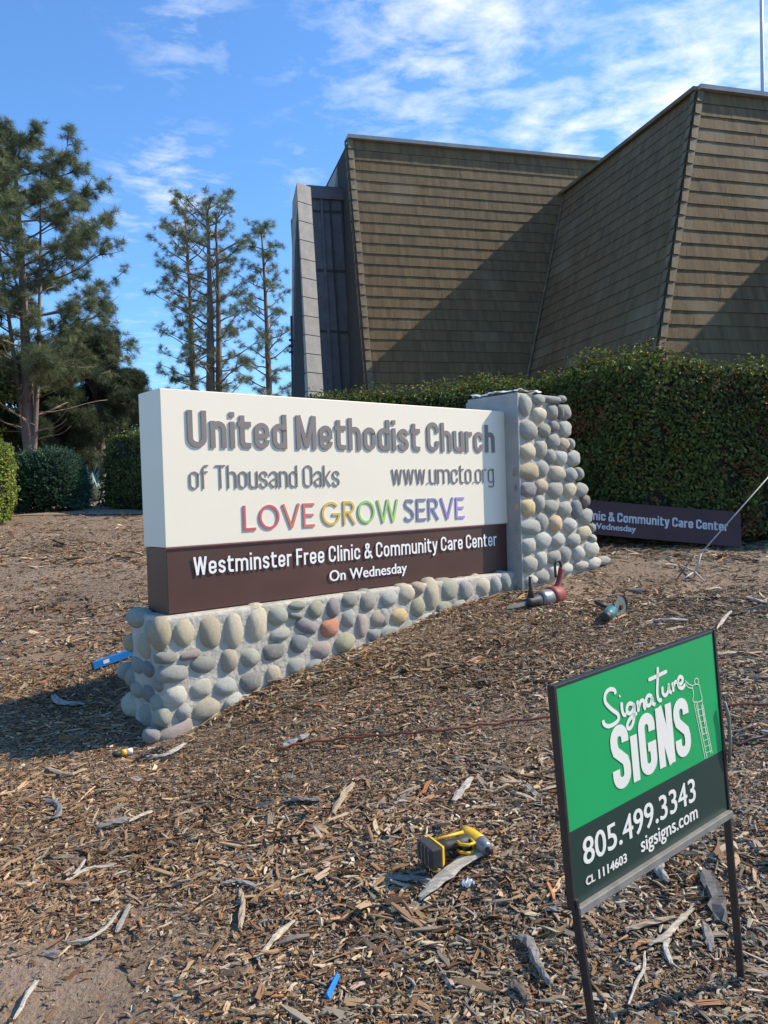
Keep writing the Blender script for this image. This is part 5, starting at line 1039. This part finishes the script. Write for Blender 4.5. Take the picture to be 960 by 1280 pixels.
def pine(name, px, z, pytop, pybase, stems, env, nb, tuft, ntuft, cols, label, seed, rise=.35, start=.3, bare=.0, sub=5, cat='pine tree', tr=.22, droop=.0):
    """stems: list of (base dx px, top dx px, top fraction); env(t): crown radius in metres at height fraction t"""
    r = np.random.default_rng(seed); b2 = fp(px, z); gz = Hs(*b2); root = tag(empty(name, (b2[0], b2[1], gz)), label, cat); top = topz(px, pytop, z)-gz; ppm = z/F
    T = MB(); tips = []; nd = []
    for si, (dx0, dx1, tf) in enumerate(stems):
        hgt = top*tf; p0 = np.array([dx0*ppm, r.uniform(-.1, .1), -.15]); p1 = np.array([dx1*ppm, r.uniform(-.4, .4), hgt]); m = 14
        path = [p0*(1-t)+p1*t+np.array([.12*math.sin(3*t+si), .12*math.cos(2.3*t+si), 0])*t for t in np.linspace(0, 1, m)]; rr = tr*(1 if si == 0 else (.45 if tr < .25 else .8))
        T.tube(path, [rr*(1.12-t)**.85*(1+.35*math.exp(-t*25)) for t in np.linspace(0, 1, m)], 10)
        pa = np.array(path); nbs = int(nb*tf/len(stems)*(1.2 if si == 0 else .9))
        for k in range(nbs):
            t = start+(1-start)*((k+r.random())/nbs); q = np.array([np.interp(t, np.linspace(0, 1, m), pa[:, j]) for j in range(3)]); a = k*2.399+r.uniform(-.5, .5); R_ = env(t*tf)*r.uniform(.55, 1.08)
            up = rise*r.uniform(.4, 1.3)*(.6+t); pts = [q]
            for j in range(1, 6):
                u = j/5; pts.append(q+np.array([math.cos(a+.12*math.sin(4*u+k))*R_*u, math.sin(a+.12*math.sin(4*u+k))*R_*u, R_*(up*u**1.2-droop*u*u)+.05*math.sin(7*u+k)]))
            T.tube(pts, [max(.012, rr*.21*(1-.8*u)*(.5+.5*min(1, R_/2))) for u in np.linspace(0, 1, 6)], 5)
            if t < bare: continue
            for j in range(sub):
                u = r.uniform(.30, 1.0); i0 = min(4, int(u*5)); w = u*5-i0; c = pts[i0]*(1-w)+pts[i0+1]*w; aa = a+r.choice([-1, 1])*r.uniform(.3, 1.1); l = R_*r.uniform(.15, .40)*(1.2-u*.6); e_ = c+np.array([math.cos(aa)*l, math.sin(aa)*l, l*r.uniform(.1, .9)])
                T.tube([c, (c+e_)/2+np.array([0, 0, -.03]), e_], [.022, .015, .008], 4)
                for _ in range(ntuft):
                    s_ = r.uniform(.35, 1.05); p = c*(1-s_)+e_*s_+r.normal(0, tuft*.35, 3); tips.append(p); nd.append((e_-c)/(np.linalg.norm(e_-c)+1e-6)+np.array([0, 0, .6])+r.normal(0, .35, 3))
            for _ in range(ntuft): tips.append(pts[-1]+r.normal(0, tuft*.3, 3)); nd.append(pts[-1]-pts[-2]+np.array([0, 0, .25]))
        for _ in range(ntuft*3): tips.append(path[-1]+r.normal(0, tuft*.5, 3)); nd.append(np.array([0, 0, 1.])+r.normal(0, .4, 3))
    T.build('trunk', m_bark, root, smooth=True); P = np.array(tips); n = len(P); cc = np.array(cols); tn = cc[r.integers(0, len(cc), n)]*r.uniform(.7, 1.3, (n, 1))
    fo = scatter('crown', TP, P, euler_from_normals(np.array(nd)), np.repeat(tuft*r.uniform(.7, 1.25, (n, 1)), 3, 1), tn, m_needle, root); tag(fo, kind='stuff'); return root
PC = [(.15, .185, .085), (.18, .215, .10), (.12, .15, .075), (.22, .25, .125)]  # needle colours lightened to stand in for distance haze
def env_of(pts): xs, ys = zip(*pts); return lambda t: float(np.interp(t, xs, ys))
pine('pine_tree', 40, 30, 176, 568, [(0, -8, 1.0), (1, 28, .92), (-1, -30, .88)], env_of([(0, 1.5), (.2, 3.2), (.45, 3.8), (.68, 3.4), (.85, 2.5), (1, 1.2)]), 130, .32, 5, PC, 'tall full pine tree with a bare lower trunk at the left edge', 5, rise=.45, start=.17, bare=.26, sub=7, tr=.24)
pine('pine_tree', 246, 40, 266, 640, [(0, -2, 1.0)], env_of([(0, 1.2), (.3, 2.0), (.6, 2.1), (.85, 2.0), (1, 1.3)]), 44, .32, 2, PC, 'slim pine with one thin trunk, leftmost of the group above the cream sign', 15, rise=.5, start=.28, bare=.30, sub=4, tr=.20)
pine('pine_tree', 266, 38, 264, 640, [(-1, 9, 1.0), (8, 22, .97)], env_of([(0, 1.2), (.3, 2.0), (.6, 2.3), (.85, 2.2), (1, 1.5)]), 64, .32, 2, PC, 'tall pine with a twin trunk in the middle of the group above the sign', 25, rise=.5, start=.25, bare=.30, sub=4, tr=.27)
pine('pine_tree', 342, 42, 288, 640, [(0, -3, 1.0)], env_of([(0, 1.6), (.3, 2.0), (.6, 1.7), (.85, 1.5), (1, 1.0)]), 40, .32, 2, PC, 'narrow pine standing closest to the pale concrete pylon', 35, rise=.55, start=.24, bare=.28, sub=4, tr=.22)
# broad dark evergreens and a leafy tree behind the big pine
def leafy(name, px, z, pytop, width_px, cols, label, seed, n, leaf, mt, lowcut=.05, cat='tree', shape=(1, 1, 1), clumps=46, dxs=0.0):
    r = np.random.default_rng(seed); b2 = fp(px, z); gz = Hs(*b2); root = tag(empty(name, (b2[0], b2[1], gz)), label, cat); hh = topz(px, pytop, z)-gz; wr = width_px/F*z/2
    T = MB(); T.tube([(0, 0, -.2), (.05, .05, hh*.4), (0, .1, hh*.85)], [.26, .17, .05], 9); C = []
    for k in range(clumps):
        t = r.uniform(lowcut, 1); a = r.uniform(0, 6.28); R_ = wr*math.sin(math.pi*min(1, .22+t*.74))**.75*r.uniform(.45, .95); c = np.array([math.cos(a)*R_, math.sin(a)*R_*.9, t*hh*.93]); C.append((c, wr*r.uniform(.16, .34)))
        T.tube([(0, 0, max(.3, c[2]*.75)), tuple(c*.6+np.array([0, 0, c[2]*.32])), tuple(c)], [.07, .045, .015], 5)
    T.build('trunk', m_bark, root, smooth=True); ks = r.integers(0, clumps, n); cs = np.array([c for c, _ in C])[ks]; rs = np.array([q for _, q in C])[ks][:, None]; d = r.normal(size=(n, 3)); d /= np.linalg.norm(d, axis=1, keepdims=True)
    P = cs+d*rs*(r.random((n, 1))**.35)*np.array([1.15, 1.15, .8]); P[:, 2] = np.maximum(P[:, 2], .2); cc = np.array(cols); tn = cc[r.integers(0, len(cc), n)]*r.uniform(.65, 1.35, (n, 1)); nv = d+r.normal(0, .5, (n, 3))+np.array([0, 0, .3])
    sc = leaf*r.uniform(.6, 1.3, (n, 1)); fo = scatter('crown', mt[1], P, euler_from_normals(nv), np.repeat(sc, 3, 1), tn, mt[0], root); tag(fo, kind='stuff'); return root
DK = [(.085, .115, .06), (.065, .095, .052), (.115, .145, .07)]  # dark evergreen colours, lifted in place of haze
leafy('cedar_tree', 128, 36, 408, 135, DK, 'dark spreading evergreen between the big pine and the dark hedge', 3, 9000, .34, (m_needle, TP), clumps=60)
leafy('cedar_tree', 60, 34, 430, 110, DK, 'dark evergreen directly behind the trunk of the big pine', 4, 7000, .34, (m_needle, TP), clumps=50)
leafy('broadleaf_tree', 2, 34, 415, 110, [(.09, .12, .025), (.13, .17, .035), (.07, .10, .02)], 'leafy yellow green tree behind the left hedge beside the big pine', 6, 22000, .17, (m_leafd, LP_), clumps=60)
leafy('broadleaf_tree', -60, 30, 300, 180, [(.06, .085, .02), (.09, .12, .03)], 'shadowed broad tree mostly outside the left edge', 9, 14000, .2, (m_leafd, LP_), clumps=50)
leafy('cedar_tree', 165, 46, 470, 120, DK, 'low dark evergreen seen just above the dark hedge beside the sign', 12, 5000, .36, (m_needle, TP), clumps=40)
leafy('cedar_tree', 95, 52, 505, 200, DK, 'distant dark evergreen filling the gap over the path', 13, 6000, .4, (m_needle, TP), clumps=50)


# things of one kind carry one group
_g = {'pine_tree': 'tall open pines', 'cedar_tree': 'dark spreading evergreens', 'broadleaf_tree': 'leafy trees at the left edge', 'clipped_hedge': 'clipped hedges', 'agave_plant': 'agaves beside the path'}
for o in list(bpy.data.objects):
    if o.parent is None and o.get('category'):
        b = o.name.split('.')[0]
        if b in _g: o['group'] = _g[b]
        elif o['category'] == 'wood piece': o['group'] = 'loose wood and bark pieces lying on the mulch'
        elif o['category'] == 'cord': o['group'] = 'cords on the ground'
